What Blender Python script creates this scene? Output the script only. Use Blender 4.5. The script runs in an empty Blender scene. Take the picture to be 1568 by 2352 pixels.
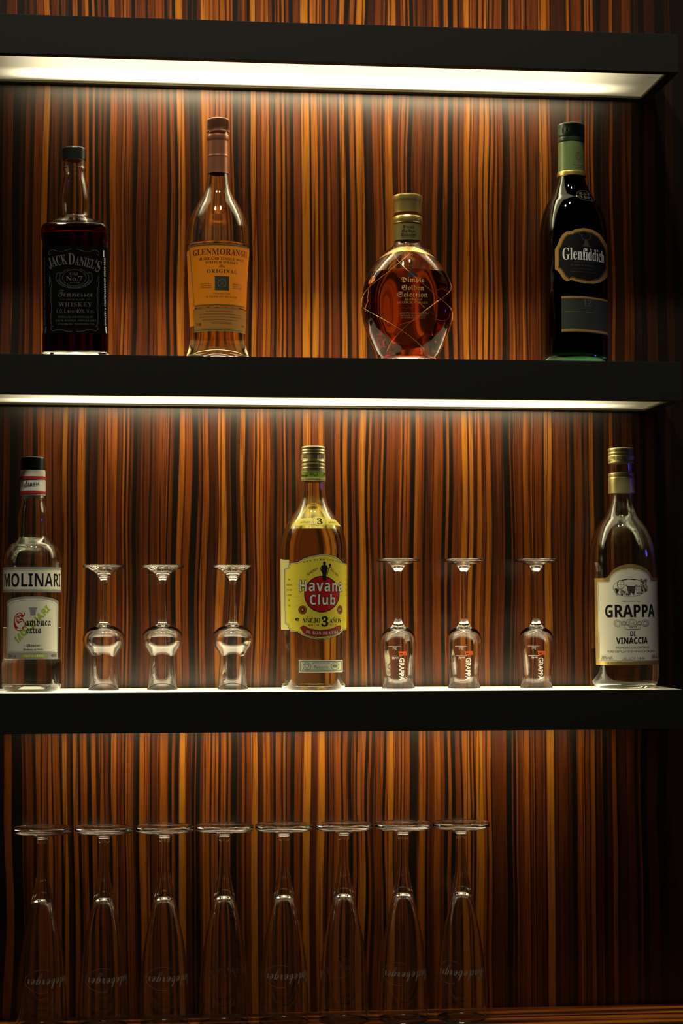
import bpy, bmesh, math, random
import numpy as np
from mathutils import Vector, Matrix
random.seed(7)
SC = bpy.context.scene
COL = SC.collection

# ------------------------------------------------------------------ camera
F = 4632.6                                   # focal length in pixels of the 1568x2352 frame
CAM = np.array([-0.6212, -2.8172, -0.3556])
YAW, PITCH, ROLL = 0.1095, 0.0485, -0.0010
def cam_axes():
    cy, sy, cp, sp = math.cos(YAW), math.sin(YAW), math.cos(PITCH), math.sin(PITCH)
    fw = np.array([sy*cp, cy*cp, sp]); r = np.array([cy, -sy, 0.0]); u = np.cross(r, fw)
    c, s = math.cos(ROLL), math.sin(ROLL)
    return c*r+s*u, -s*r+c*u, fw
AR, AU, AF = cam_axes()
cd = bpy.data.cameras.new('camera'); co = bpy.data.objects.new('camera', cd); COL.objects.link(co)
cd.sensor_fit = 'VERTICAL'; cd.sensor_height = 36.0; cd.sensor_width = 24.0
cd.lens = F/2352*36.0; cd.clip_start = 0.05; cd.clip_end = 50
M = Matrix(((AR[0], AU[0], -AF[0], CAM[0]), (AR[1], AU[1], -AF[1], CAM[1]), (AR[2], AU[2], -AF[2], CAM[2]), (0, 0, 0, 1)))
co.matrix_world = M
SC.camera = co
SC.view_settings.view_transform = 'Standard'; SC.view_settings.look = 'None'
SC.view_settings.gamma = 1.0; SC.view_settings.use_curve_mapping = False
SC.view_settings.exposure = 0.0
# dark bar room: nearly no ambient light
W = bpy.data.worlds.new('bar_room'); SC.world = W; W.use_nodes = True
W.node_tree.nodes['Background'].inputs[0].default_value = (1.0, 0.92, 0.70, 1)
W.node_tree.nodes['Background'].inputs[1].default_value = 0.005
LAMP_DOWN, LAMP_UP = (11.5, 10.5, 8.5), (3.6, 3.8, 8.0)                # strength of the light boxes' under and upper faces
LAMP_COL = (1.0, 0.87, 0.53)
def lamp(name, loc, energy, color, size):
    l = bpy.data.lights.new(name, 'AREA'); l.shape = 'DISK'; l.size = size; l.energy = energy; l.color = color
    o = bpy.data.objects.new(name, l); COL.objects.link(o); o.location = loc
    o.rotation_euler = (Vector((-0.3, 0.1, 0.0))-Vector(loc)).to_track_quat('-Z', 'Y').to_euler(); return o
lamp('blue_bar_lamp', (1.75, -0.35, 0.05), 0.5, (0.10, 0.08, 1.0), 0.12)
lamp('label_fill_light', (-0.85, -1.00, 2.30), 32.0, (1.0, 0.92, 0.74), 0.14)   # added fill lights for the labels, set steep to spare the wall
lamp('label_fill_light', (-0.15, -1.00, 2.30), 20.0, (1.0, 0.92, 0.74), 0.14)
cyc = SC.cycles
cyc.use_denoising = True
cyc.max_bounces = 16; cyc.transmission_bounces = 16; cyc.glossy_bounces = 6; cyc.diffuse_bounces = 4; cyc.transparent_max_bounces = 24
cyc.sample_clamp_indirect = 6.0; cyc.blur_glossy = 0.3

# the shelving, in metres: front edges at y = 0, wall at y = D
D = 0.1678
T = 0.056
ZS = (0.4776, 0.0, -0.4698)                  # tops of the three shelves
def ray(px, py, Y):
    """the point at depth Y that the camera sees at pixel (px, py)"""
    d = AF + AR*((px-784)/F) - AU*((py-1176)/F)
    t = (Y-CAM[1])/d[1]
    P = CAM + d*t
    return P[0], P[2]

# ------------------------------------------------------------------ materials
def mat(name, color, rough=0.5, metal=0.0, trans=0.0, ior=1.5, spec=0.5, emit=None, estr=0.0, coat=0.0):
    m = bpy.data.materials.new(name); m.use_nodes = True
    b = m.node_tree.nodes['Principled BSDF']
    b.inputs['Base Color'].default_value = (*color, 1); b.inputs['Roughness'].default_value = rough
    b.inputs['Metallic'].default_value = metal; b.inputs['Transmission Weight'].default_value = trans
    b.inputs['IOR'].default_value = ior; b.inputs['Specular IOR Level'].default_value = spec
    b.inputs['Coat Weight'].default_value = coat
    if emit: b.inputs['Emission Color'].default_value = (*emit, 1); b.inputs['Emission Strength'].default_value = estr
    return m
def grain(m, scale=400, amount=0.12, bump=0.0):
    """small procedural unevenness in the base colour (and a bump)"""
    nt = m.node_tree; b = nt.nodes['Principled BSDF']
    n = nt.nodes.new('ShaderNodeTexNoise'); n.inputs['Scale'].default_value = scale; n.inputs['Detail'].default_value = 3
    tc = nt.nodes.new('ShaderNodeTexCoord'); nt.links.new(tc.outputs['Object'], n.inputs['Vector'])
    c = b.inputs['Base Color'].default_value[:]
    mx = nt.nodes.new('ShaderNodeMix'); mx.data_type = 'RGBA'
    mx.inputs[6].default_value = (c[0]*(1-amount), c[1]*(1-amount), c[2]*(1-amount), 1)
    mx.inputs[7].default_value = (min(1, c[0]*(1+amount)), min(1, c[1]*(1+amount)), min(1, c[2]*(1+amount)), 1)
    nt.links.new(n.outputs['Fac'], mx.inputs[0]); nt.links.new(mx.outputs[2], b.inputs['Base Color'])
    if bump:
        bp = nt.nodes.new('ShaderNodeBump'); bp.inputs['Strength'].default_value = bump; bp.inputs['Distance'].default_value = 0.0004
        nt.links.new(n.outputs['Fac'], bp.inputs['Height']); nt.links.new(bp.outputs['Normal'], b.inputs['Normal'])
    return m
def paper(name, color, rough=0.45, translucent=0.35, tcol=None):
    """label paper: reflects and lets light from the back through"""
    m = mat(name, color, rough); grain(m, 900, 0.04)
    nt = m.node_tree; b = nt.nodes['Principled BSDF']; out = nt.nodes['Material Output']
    tr = nt.nodes.new('ShaderNodeBsdfTranslucent'); tr.inputs[0].default_value = (*(tcol or color), 1)
    mx = nt.nodes.new('ShaderNodeMixShader'); mx.inputs[0].default_value = translucent
    nt.links.new(b.outputs[0], mx.inputs[1]); nt.links.new(tr.outputs[0], mx.inputs[2]); nt.links.new(mx.outputs[0], out.inputs[0])
    return m
def liquid(name, color, dens):
    """two materials sharing one absorbing body: [sides in contact with the glass, free surface]"""
    r = []
    for part_ in ('body', 'surface'):
        m = bpy.data.materials.new(name+'_'+part_); m.use_nodes = True; nt = m.node_tree; nt.nodes.clear()
        out = nt.nodes.new('ShaderNodeOutputMaterial')
        g = nt.nodes.new('ShaderNodeBsdfTransparent') if part_ == 'body' else nt.nodes.new('ShaderNodeBsdfGlass')
        if part_ == 'surface': g.inputs['IOR'].default_value = 1.36; g.inputs['Roughness'].default_value = 0.0
        nt.links.new(g.outputs[0], out.inputs[0])
        a = nt.nodes.new('ShaderNodeVolumeAbsorption'); a.inputs[0].default_value = (*color, 1); a.inputs[1].default_value = dens
        nt.links.new(a.outputs[0], out.inputs['Volume']); r.append(m)
    return r
MT = {
 'clear': mat('clear_glass', (0.97, 1.0, 0.96), 0.0, trans=1.0, ior=1.50),
 'crystal': mat('stemware_glass', (1.0, 1.0, 1.0), 0.0, trans=1.0, ior=1.48),
 'wet': mat('glass_against_liquid', (0.98, 1.0, 0.97), 0.0, trans=1.0, ior=1.103),
 'green': mat('dark_green_glass', (0.015, 0.07, 0.03), 0.02, trans=1.0, ior=1.52),
 'liner': mat('shelf_laminate', (0.0125, 0.0130, 0.0100), 0.6, spec=0.15),
 'frame': mat('shelf_frame', (0.22, 0.19, 0.11), 0.45, spec=0.4),
 'blackcap': mat('black_plastic', (0.012, 0.014, 0.012), 0.28),
 'copper': mat('copper_foil', (0.48, 0.20, 0.11), 0.36, metal=0.75),
 'copper_cap': mat('copper_plastic', (0.62, 0.30, 0.19), 0.42, metal=0.35),
 'gold': mat('gold_foil', (0.70, 0.52, 0.16), 0.33, metal=0.85),
 'palegold': mat('pale_gold_aluminium', (0.74, 0.64, 0.30), 0.36, metal=0.8),
 'wire': mat('gold_wire', (0.85, 0.62, 0.25), 0.25, metal=1.0),
 'olivegold': mat('olive_gold_foil', (0.30, 0.25, 0.08), 0.4, metal=0.6),
 'greencap': mat('green_plastic', (0.025, 0.055, 0.025), 0.35),
 'greenfoil': mat('green_foil', (0.16, 0.23, 0.08), 0.4, metal=0.3),
 'whitefoil': mat('white_capsule', (0.75, 0.74, 0.66), 0.45),
 'red': mat('red_ink', (0.42, 0.008, 0.008), 0.45),
 'darkred': mat('dark_red_ink', (0.28, 0.02, 0.02), 0.5),
 'ink': mat('black_ink', (0.009, 0.008, 0.008), 0.7, spec=0.15),
 'brownink': mat('brown_ink', (0.12, 0.015, 0.012), 0.5),
 'shadedink': mat('shade_greyed_ink', (0.10, 0.092, 0.08), 0.5),  # white print of the square bottle, greyed: shade put into the ink colour
 'dimink': mat('grey_and_shaded_ink', (0.06, 0.056, 0.048), 0.6),  # square bottle's white print with shade put in; plain grey print elsewhere
 'whiteink': mat('white_ink', (0.85, 0.83, 0.76), 0.45),
 'goldink': mat('gold_ink', (0.52, 0.29, 0.085), 0.4, metal=0.3),
 'orangeink': mat('orange_ink', (0.95, 0.14, 0.03), 0.45),
 'greenink': mat('green_ink', (0.36, 0.48, 0.04), 0.5),
 'blacklabel': mat('black_label', (0.0015, 0.0015, 0.0015), 0.7, spec=0.04),
 'darklabel': mat('charcoal_label', (0.009, 0.009, 0.0085), 0.6, spec=0.15),
 'greylabel': mat('grey_green_label', (0.03, 0.04, 0.028), 0.5),
 'orange': paper('orange_label', (1.0, 0.30, 0.008), translucent=0.12),
 'orangegold': paper('brown_gold_label', (0.48, 0.22, 0.04), translucent=0.15),
 'cream': paper('cream_label', (0.90, 0.88, 0.70), translucent=0.15),
 'creamdim': paper('grey_border_label', (0.36, 0.36, 0.33), translucent=0.2),
 'yellow': paper('yellow_label', (0.95, 0.80, 0.06), translucent=0.15),
 'paleyellow': paper('pale_yellow_label', (0.86, 0.80, 0.30), translucent=0.2),
 'stampgreen': mat('stamp_green_ink', (0.20, 0.28, 0.12), 0.5),
 'goldlabel': mat('gold_label_foil', (0.72, 0.50, 0.16), 0.32, metal=0.7),
 'engrave': mat('engraved_glass', (0.30, 0.29, 0.27), 0.4, trans=0.5),
}
for k, s, a, b in (('liner', 600, .15, .1), ('frame', 500, .1, 0), ('copper', 300, .1, .1), ('gold', 300, .1, .1), ('palegold', 300, .08, .1),
                   ('whitefoil', 400, .03, 0), ('blackcap', 400, .2, 0), ('greenfoil', 300, .1, .1), ('greencap', 300, .15, .1),
                   ('olivegold', 300, .1, .1), ('copper_cap', 300, .1, 0), ('goldlabel', 400, .12, .1)):
    grain(MT[k], s, a, b)
MT['whisky'] = liquid('dark_whiskey', (0.66, 0.22, 0.05), 85)
MT['scotch'] = liquid('pale_scotch', (0.97, 0.72, 0.18), 16)
MT['amber'] = liquid('amber_scotch', (0.97, 0.46, 0.07), 17)
MT['rum'] = liquid('pale_gold_rum', (0.98, 0.90, 0.42), 7)
MT['spirit'] = liquid('clear_spirit', (0.97, 1.0, 0.96), 0.8)
MT['darkwhisky'] = liquid('whisky_in_green_glass', (0.5, 0.2, 0.05), 30)

def lit_panel(name, strength, x0, x1, y0, y1, at=0.72):
    """opal diffuser lit by a tube shorter than itself: light output fades at its ends and along its edges"""
    m = bpy.data.materials.new(name); m.use_nodes = True; nt = m.node_tree
    b = nt.nodes['Principled BSDF']; b.inputs['Base Color'].default_value = (0.6, 0.57, 0.40, 1); b.inputs['Roughness'].default_value = 0.3
    tc = nt.nodes.new('ShaderNodeTexCoord'); sp = nt.nodes.new('ShaderNodeSeparateXYZ'); nt.links.new(tc.outputs['Object'], sp.inputs[0])
    def ramp(sock, a, c):
        r = nt.nodes.new('ShaderNodeMapRange'); r.interpolation_type = 'SMOOTHSTEP'
        r.inputs['From Min'].default_value = a; r.inputs['From Max'].default_value = c
        nt.links.new(sock, r.inputs['Value']); return r.outputs[0]
    def mul(a, c):
        n = nt.nodes.new('ShaderNodeMath'); n.operation = 'MULTIPLY'
        for i, v in enumerate((a, c)):
            if isinstance(v, (int, float)): n.inputs[i].default_value = v
            else: nt.links.new(v, n.inputs[i])
        return n.outputs[0]
    fx = mul(ramp(sp.outputs[0], x1-0.01, x1-0.30), ramp(sp.outputs[0], x0+0.01, x0+0.30))
    fw = mul(ramp(sp.outputs[0], x1-0.015, x1-0.15), ramp(sp.outputs[0], x0+0.015, x0+0.15))
    def add(a, c):
        n = nt.nodes.new('ShaderNodeMath'); n.operation = 'ADD'
        for i, v in enumerate((a, c)):
            if isinstance(v, (int, float)): n.inputs[i].default_value = v
            else: nt.links.new(v, n.inputs[i])
        return n.outputs[0]
    wide = mul(ramp(sp.outputs[1], y1-0.004, y1-0.036), ramp(sp.outputs[1], y0-0.02, y0+0.012))
    yc = y0+(y1-y0)*at                                # the tube lies behind the rear half of the diffuser
    tube = mul(ramp(sp.outputs[1], yc-0.040, yc-0.006), ramp(sp.outputs[1], yc+0.034, yc+0.006))
    e = mul(add(mul(mul(wide, fw), 0.125), mul(mul(tube, fx), 0.95)), strength)
    ad = nt.nodes.new('ShaderNodeMath'); ad.operation = 'ADD'; ad.inputs[1].default_value = strength*0.010; nt.links.new(e, ad.inputs[0])
    b.inputs['Emission Color'].default_value = (*LAMP_COL, 1); nt.links.new(ad.outputs[0], b.inputs['Emission Strength'])
    return m

# ------------------------------------------------------------------ mesh helpers
def link(name, me, mats=(), parent=None):
    o = bpy.data.objects.new(name, me); COL.objects.link(o)
    for m in mats: me.materials.append(m)
    if parent: o.parent = parent
    return o
def smooth(me, on=True):
    me.polygons.foreach_set('use_smooth', [on]*len(me.polygons))
def box(bm, x0, x1, y0, y1, z0, z1, mi=0, bevel=0.0):
    r = bmesh.ops.create_cube(bm, size=1.0)
    for v in r['verts']:
        v.co = Vector((x0+(v.co.x+.5)*(x1-x0), y0+(v.co.y+.5)*(y1-y0), z0+(v.co.z+.5)*(z1-z0)))
    fs = {f for v in r['verts'] for f in v.link_faces}
    for f in fs: f.material_index = mi
    if bevel:
        es = list({e for v in r['verts'] for e in v.link_edges})
        bmesh.ops.bevel(bm, geom=es, offset=bevel, segments=2, affect='EDGES', profile=0.6)
def to_obj(name, bm, mats, parent=None, sm=False):
    me = bpy.data.meshes.new(name); bm.normal_update(); bm.to_mesh(me); bm.free()
    if sm: smooth(me)
    return link(name, me, mats, parent)
def thing(name, label, cat, loc=(0, 0, 0), group=None):
    o = bpy.data.objects.new(name, None); COL.objects.link(o); o.location = loc; o.empty_display_size = 0.02
    tag(o, label, cat, group); return o
def tag(o, label, cat, group=None):
    o['label'] = label; o['category'] = cat
    if group: o['group'] = group

def interp_curve(pts, n):
    """smooth monotone curve through (r, z) points, parameterised by arc length; a point given 3 values (r, z, 0) is a hard corner"""
    segs = []; cur = []
    for p in pts:
        cur.append(p[:2])
        if len(p) > 2 and len(cur) > 1: segs.append(cur); cur = [p[:2]]
    if len(cur) > 1: segs.append(cur)
    tot = sum(math.dist(a, b) for s in segs for a, b in zip(s, s[1:]))
    out = []
    for s in segs:
        L = [0.0]
        for a, b in zip(s, s[1:]): L.append(L[-1]+math.dist(a, b))
        k = max(len(s), int(n*L[-1]/tot)+2)
        if len(s) == 2: k = max(2, k//3)
        P = np.array(s); L = np.array(L); t = np.linspace(0, L[-1], k)
        t = np.unique(np.concatenate([t, L])) if len(s) < 40 else t
        cols = []
        for c in range(2):
            y = P[:, c]; h = np.diff(L); d = np.diff(y)/np.maximum(h, 1e-9)
            m = np.zeros(len(y))
            if len(y) > 2:
                for i in range(1, len(y)-1):
                    if d[i-1]*d[i] > 0:
                        w1, w2 = 2*h[i]+h[i-1], h[i]+2*h[i-1]; m[i] = (w1+w2)/(w1/d[i-1]+w2/d[i])
            m[0] = d[0]; m[-1] = d[-1]
            i = np.clip(np.searchsorted(L, t, side='right')-1, 0, len(h)-1); u = (t-L[i])/np.maximum(h[i], 1e-9)
            cols.append((2*u**3-3*u**2+1)*y[i]+(u**3-2*u**2+u)*h[i]*m[i]+(-2*u**3+3*u**2)*y[i+1]+(u**3-u**2)*h[i]*m[i+1])
        q = list(zip(cols[0].tolist(), cols[1].tolist()))
        if out: q = q[1:]
        out += q
    return out
def circ(th, z): return 1.0
def revolve(prof, sec=circ, segs=72, mi=0, ribs=None):
    """prof: list of (r, z); closed on the axis wherever r == 0. sec(theta, z) scales the radius."""
    bm = bmesh.new(); rings = []
    for (r, z) in prof:
        if r < 1e-6: rings.append([bm.verts.new((0, 0, z))]); continue
        ring = []
        for k in range(segs):
            th = 2*math.pi*k/segs
            rr = r*sec(th, z)
            if ribs and ribs[0] <= z <= ribs[1] and k % 2: rr -= ribs[2]
            ring.append(bm.verts.new((rr*math.sin(th), -rr*math.cos(th), z)))
        rings.append(ring)
    for a, b in zip(rings, rings[1:]):
        for k in range(segs):
            k2 = (k+1) % segs
            if len(a) == 1 and len(b) == 1: continue
            if len(a) == 1: f = bm.faces.new((a[0], b[k2], b[k]))
            elif len(b) == 1: f = bm.faces.new((a[k], a[k2], b[0]))
            else: f = bm.faces.new((a[k], a[k2], b[k2], b[k]))
            f.material_index = mi; f.smooth = True
    return bm
def lathe(name, prof, mats, parent, sec=circ, segs=72, n=60, ribs=None, raw=False, sharp=True):
    p = prof if raw else interp_curve(prof, n)
    bm = revolve(p, sec, segs, 0, ribs)
    bmesh.ops.recalc_face_normals(bm, faces=bm.faces)
    o = to_obj(name, bm, mats, parent)
    if sharp:
        for e_ang in (math.radians(40),):
            o.data.set_sharp_from_angle(angle=e_ang)
    return o

class Bottle:
    """a bottle measured on the photograph: its axis stands on a shelf at depth Y, its outline is given
    as (half width, height) pairs in photograph pixels and turned into metres at that depth"""
    def __init__(s, name, label, cx, Y, shelf, y_base, cat='bottle', group=None, tilt=0.0, sec=None):
        s.cx, s.Y = cx, Y; s.z0 = ZS[shelf] if isinstance(shelf, int) else shelf
        s.x, _ = ray(cx, y_base, Y)
        s.k = ray(cx+1, y_base, Y)[0]-s.x                # metres per pixel
        s.zb = ray(cx, y_base, Y)[1]; s.sec = sec or circ
        s.root = thing(name, label, cat, (s.x, Y, s.z0+0.0002), group)
        s.root.rotation_euler = (0, tilt, 0)
        s.dz = 0.0
    def h(s, py, Y=None):
        """height above the shelf of picture row py, on the plane at depth Y (the axis by default)"""
        return ray(s.cx, py, s.Y if Y is None else Y)[1]-s.z0
    def rz(s, pts):
        return [((p[0]*s.k), max(0.0, s.h(p[1])), *p[2:]) for p in pts]
    def glass(s, pts, m, wall=0.0028, base=0.007, punt=0.004, name='glass_body', n=110, segs=96, neck_top=None):
        outer = interp_curve(s.rz(pts), n)               # from the foot up to the mouth
        s.outer = outer; s.wall = wall
        R, Z = np.array([p[0] for p in outer]), np.array([p[1] for p in outer])
        s.R, s.Z = R, Z
        zt = outer[-1][1]
        inner = []
        for i, (r, z) in enumerate(outer):
            a = outer[max(0, i-1)]; b = outer[min(len(outer)-1, i+1)]
            dx, dz = b[0]-a[0], b[1]-a[1]; L = math.hypot(dx, dz) or 1
            nr, nz = r-wall*dz/L, z+wall*dx/L
            if nz > base and nr > 0.002: inner.append((nr, nz))
        inner = [p for i, p in enumerate(inner) if i == 0 or p[1] > inner[i-1][1]+1e-5]
        r0 = inner[0][0]
        bot = [(0.0, base+punt), (r0*0.3, base+punt*0.88), (r0*0.6, base+punt*0.5), (r0*0.85, base+0.0004)]
        s.inner = bot+[p for p in inner if p[1] > base+0.0008]
        foot = [(0.0, 0.0008+punt*0.6), (outer[0][0]*0.45, 0.0006+punt*0.42), (outer[0][0]*0.72, 0.0004+punt*0.12), (outer[0][0]*0.88, 0.0)]
        full = foot+outer+[(s.inner[-1][0], zt)]+s.inner[::-1]
        o = lathe(name, full, [m], s.root, s.sec, segs, raw=True, sharp=False)
        s.body = o; k0 = len(foot)+len(outer)                # rings from here on belong to the cavity
        zs_ = []; ringno = []
        for i in range(len(full)-1):
            ringno += [i]*segs
        s.is_inner = [r >= k0 for r in ringno[:len(o.data.polygons)]]
        return o
    def fill(s, py, m, name='liquid', segs=96):
        zl = s.h(py)
        # the inner skin of the glass below the level touches liquid instead of air
        g = s.body; me = g.data; me.materials.append(MT['wet'])
        for f in me.polygons:
            cz = f.center.z
            if cz < zl and (f.center.z > 0.003) and s.is_inner[f.index]: f.material_index = 1
        p = [q for q in s.inner if q[1] < zl]
        rl = np.interp(zl, [q[1] for q in s.inner], [q[0] for q in s.inner])
        e = 0.00004
        pr = [(p[0][0], p[0][1]+e)]+[(max(0, q[0]-e), q[1]+(e if q[1] < 0.012 else 0)) for q in p[1:]]
        side = len(pr)
        pr += [(rl-e, zl+0.0004), (rl-0.0010, zl), (rl*0.5, zl-0.0001), (0.0, zl-0.0001)]
        o = lathe(name, pr, list(m), s.root, s.sec, segs, raw=True, sharp=False)
        zt = zl-0.00015
        mi = [1 if all(o.data.vertices[v].co.z >= zt for v in f.vertices) and f.normal.z > 0.2 else 0 for f in o.data.polygons]
        o.data.polygons.foreach_set('material_index', mi)
        return o
    def part(s, name, pts, m, n=24, segs=72, ribs=None, sec=None, label=None):
        if ribs: ribs = (s.h(ribs[1]), s.h(ribs[0]), ribs[2]); 
        o = lathe(name, s.rz(pts), [m], s.root, sec or circ, segs, n, ribs)
        if label: o['label'] = label
        return o
    def rad(s, z): return float(np.interp(z, s.Z, s.R))

# text, flattened to triangles once and reused
FONTS = {
 'sans': lambda c: c,
 'sansb': lambda c: chr(0x1D5D4+ord(c)-65) if 'A' <= c <= 'Z' else chr(0x1D5EE+ord(c)-97) if 'a' <= c <= 'z' else chr(0x1D7EC+ord(c)-48) if '0' <= c <= '9' else c,
 'serif': lambda c: chr(0x1D400+ord(c)-65) if 'A' <= c <= 'Z' else chr(0x1D41A+ord(c)-97) if 'a' <= c <= 'z' else chr(0x1D7CE+ord(c)-48) if '0' <= c <= '9' else c,
 'frak': lambda c: chr(0x1D56C+ord(c)-65) if 'A' <= c <= 'Z' else chr(0x1D586+ord(c)-97) if 'a' <= c <= 'z' else c,
 'script': lambda c: chr(0x1D4D0+ord(c)-65) if 'A' <= c <= 'Z' else chr(0x1D4EA+ord(c)-97) if 'a' <= c <= 'z' else c,
}
_TC = {}
def text_mesh(s, font='sans', space=1.0):
    key = (s, font, space)
    if key not in _TC:
        cu = bpy.data.curves.new('lettering', 'FONT'); cu.body = ''.join(FONTS[font](c) for c in s)
        cu.resolution_u = 3; cu.space_character = space; cu.fill_mode = 'BOTH' if hasattr(cu, 'fill_mode') and 'BOTH' in [i.identifier for i in cu.bl_rna.properties['fill_mode'].enum_items] else 'FRONT'
        o = bpy.data.objects.new('lettering', cu); COL.objects.link(o)
        dg = bpy.context.evaluated_depsgraph_get(); me = bpy.data.meshes.new_from_object(o.evaluated_get(dg))
        V = np.array([v.co[:2] for v in me.vertices]); P = [tuple(p.vertices) for p in me.polygons]
        bpy.data.objects.remove(o); bpy.data.curves.remove(cu); bpy.data.meshes.remove(me)
        V = V-V.min(0); V = V/np.maximum(V.max(0), 1e-6)
        _TC[key] = (V, P)
    return _TC[key]

class Label:
    """a printed label lying on a bottle: shapes are drawn flat and wrapped onto the bottle's surface"""
    def __init__(s, b, yref, base_off=None):
        s.b = b; s.rear = False; base_off = 0.00025 if base_off is None else base_off; s.bm = bmesh.new(); s.mats = []; s.off = base_off
        zr = b.h(yref); r = b.rad(zr)
        ths = np.linspace(-math.pi, math.pi, 1441)
        xs = np.array([r*b.sec(t, zr)*math.sin(t) for t in ths]); ys = np.array([-r*b.sec(t, zr)*math.cos(t) for t in ths])
        ds = np.hypot(np.diff(xs), np.diff(ys)); S = np.concatenate([[0], np.cumsum(ds)]); S -= np.interp(0, ths, S)
        s.ths, s.S = ths, S
        c0 = math.atan2(CAM[0]-b.x, -(CAM[1]-b.Y))          # direction the photograph is taken from
        vx, vy = math.cos(c0), math.sin(c0)                # picture-right direction at the bottle
        lat = xs*vx+ys*vy; dep = -xs*vy+ys*vx
        i0 = int(np.argmin(lat[300:1140]))+300; i1 = int(np.argmax(lat[300:1140]))+300
        if i1 < i0: i0, i1 = i1, i0
        s.lat, s.latS = lat[i0:i1+1], S[i0:i1+1]
        s.yf = b.Y-r*0.93; s.zcache = {}
        s.i0, s.i1 = i0, i1
    def sx(s, px):
        v = (px-s.b.cx)*s.b.k
        if v <= s.lat[0]: return s.latS[0]+(v-s.lat[0])
        if v >= s.lat[-1]: return s.latS[-1]+(v-s.lat[-1])
        return float(np.interp(v, s.lat, s.latS))
    def zy(s, py): return s.b.h(py, s.yf)
    def mi(s, m):
        if m not in s.mats: s.mats.append(m)
        return s.mats.index(m)
    def add(s, V, P, m, layer, cut=0.0035):
        """V: (s, z) points; P: polygons"""
        t = bmesh.new(); vs = [t.verts.new((float(a), float(c), 0)) for a, c in V]
        for p in P:
            try: t.faces.new([vs[i] for i in p])
            except ValueError: pass
        if cut and len(V):
            bmesh.ops.triangulate(t, faces=t.faces)
            A = np.array(V)
            for ax in (0, 1):
                lo, hi = A[:, ax].min(), A[:, ax].max(); st = cut if ax == 0 else cut*1.6
                q = lo+st
                while q < hi:
                    pc = (q, 0, 0) if ax == 0 else (0, q, 0); pn = (1, 0, 0) if ax == 0 else (0, 1, 0)
                    bmesh.ops.bisect_plane(t, geom=list(t.verts)+list(t.edges)+list(t.faces), plane_co=pc, plane_no=pn, dist=1e-7)
                    q += st
        k = s.mi(m); off = s.off+layer*0.00007; mp = {}
        b = s.b
        for v in t.verts:
            th = float(np.interp(v.co.x, s.S, s.ths)); z = v.co.y
            if s.rear: th = math.pi-th
            r = b.rad(z)*b.sec(th, z)+off
            mp[v] = s.bm.verts.new((r*math.sin(th), -r*math.cos(th), z))
        for f in t.faces:
            try: g = s.bm.faces.new([mp[v] for v in f.verts])
            except ValueError: continue
            g.material_index = k; g.smooth = True
        t.free()
    def poly(s, pts, m, layer=0, cut=0.0035):
        V = [(s.sx(x), s.zy(y)) for x, y in pts]
        s.add(V, [tuple(range(len(V)))], m, layer, cut)
    def rect(s, x0, x1, y0, y1, m, layer=0): s.poly([(x0, y1), (x1, y1), (x1, y0), (x0, y0)], m, layer)
    def ell(s, cx, cy, rx, ry, m, layer=0, n=40, a0=0, a1=360):
        s.poly([(cx+rx*math.cos(math.radians(a0+(a1-a0)*i/n)), cy-ry*math.sin(math.radians(a0+(a1-a0)*i/n))) for i in range(n)], m, layer)
    def line(s, pts, w, m, layer=1, closed=False):
        """stroke of width w (pixels) along points"""
        if closed: pts = list(pts)+[pts[0]]; closed = False
        q_ = [pts[0]]
        for a_, c_ in zip(pts, pts[1:]):
            m_ = max(1, int(math.dist(a_, c_)/4))
            q_ += [(a_[0]+(c_[0]-a_[0])*i/m_, a_[1]+(c_[1]-a_[1])*i/m_) for i in range(1, m_+1)]
        pts = q_
        n = len(pts); P = [np.array(p, float) for p in pts]
        V = []; F_ = []
        for i in range(n):
            a = P[i-1] if (i or closed) else P[i]; c = P[(i+1) % n] if (i < n-1 or closed) else P[i]
            d = c-a; L = math.hypot(*d) or 1; nn = np.array([-d[1], d[0]])/L*w/2
            for q in (P[i]+nn, P[i]-nn): V.append((s.sx(q[0]), s.zy(q[1])))
        for i in range(n if closed else n-1):
            j = (i+1) % n; F_.append((2*i, 2*i+1, 2*j+1, 2*j))
        s.add(V, F_, m, layer, 0)
    def arc(s, cx, cy, rx, ry, w, m, layer=1, a0=0, a1=360, n=40):
        s.line([(cx+rx*math.cos(math.radians(a0+(a1-a0)*i/n)), cy-ry*math.sin(math.radians(a0+(a1-a0)*i/n))) for i in range(n+(a1-a0 < 359))],
               w, m, layer, closed=(a1-a0 >= 359))
    def text(s, t, x0, x1, y0, y1, m, layer=2, font='sans', rot=0, bow=0.0, space=1.0, cut=0.0, bold=0.0, slant=0.0, grow=0.0):
        """letters filling the picture box x0..x1, y0..y1; rot in degrees; bow raises the middle (pixels)"""
        V, P = text_mesh(t, font, space)
        V = V-0.5
        W_, H_ = (x1-x0), (y1-y0)
        sa, sb = s.sx(x0), s.sx(x1); cxs = (sa+sb)/2; wx = sb-sa
        k = s.b.k; cyp = (y0+y1)/2; zc = s.zy(cyp); hz = abs(s.zy(y0)-s.zy(y1))
        X = V[:, 0].copy(); Yv = V[:, 1].copy()
        if rot in (90, -90, 180):
            if rot == 180: X, Yv = -X, -Yv
            elif rot == -90: X, Yv = Yv, -X                # reads downwards
            else: X, Yv = -Yv, X                           # reads upwards
            rr = 0
        else: rr = math.radians(rot)
        Xm = X*wx; Ym = Yv*hz*(1+grow*(1-4*X*X)) if grow else Yv*hz
        Ym = Ym+Xm*0
        if bow: Ym = Ym+bow*k*(1-4*X*X)
        if slant: Xm = Xm+Ym*slant
        if rr:
            c, q = math.cos(rr), math.sin(rr); Xm, Ym = Xm*c-Ym*q, Xm*q+Ym*c
        s.add(list(zip(Xm+cxs, Ym+zc)), P, m, layer, cut)
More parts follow.
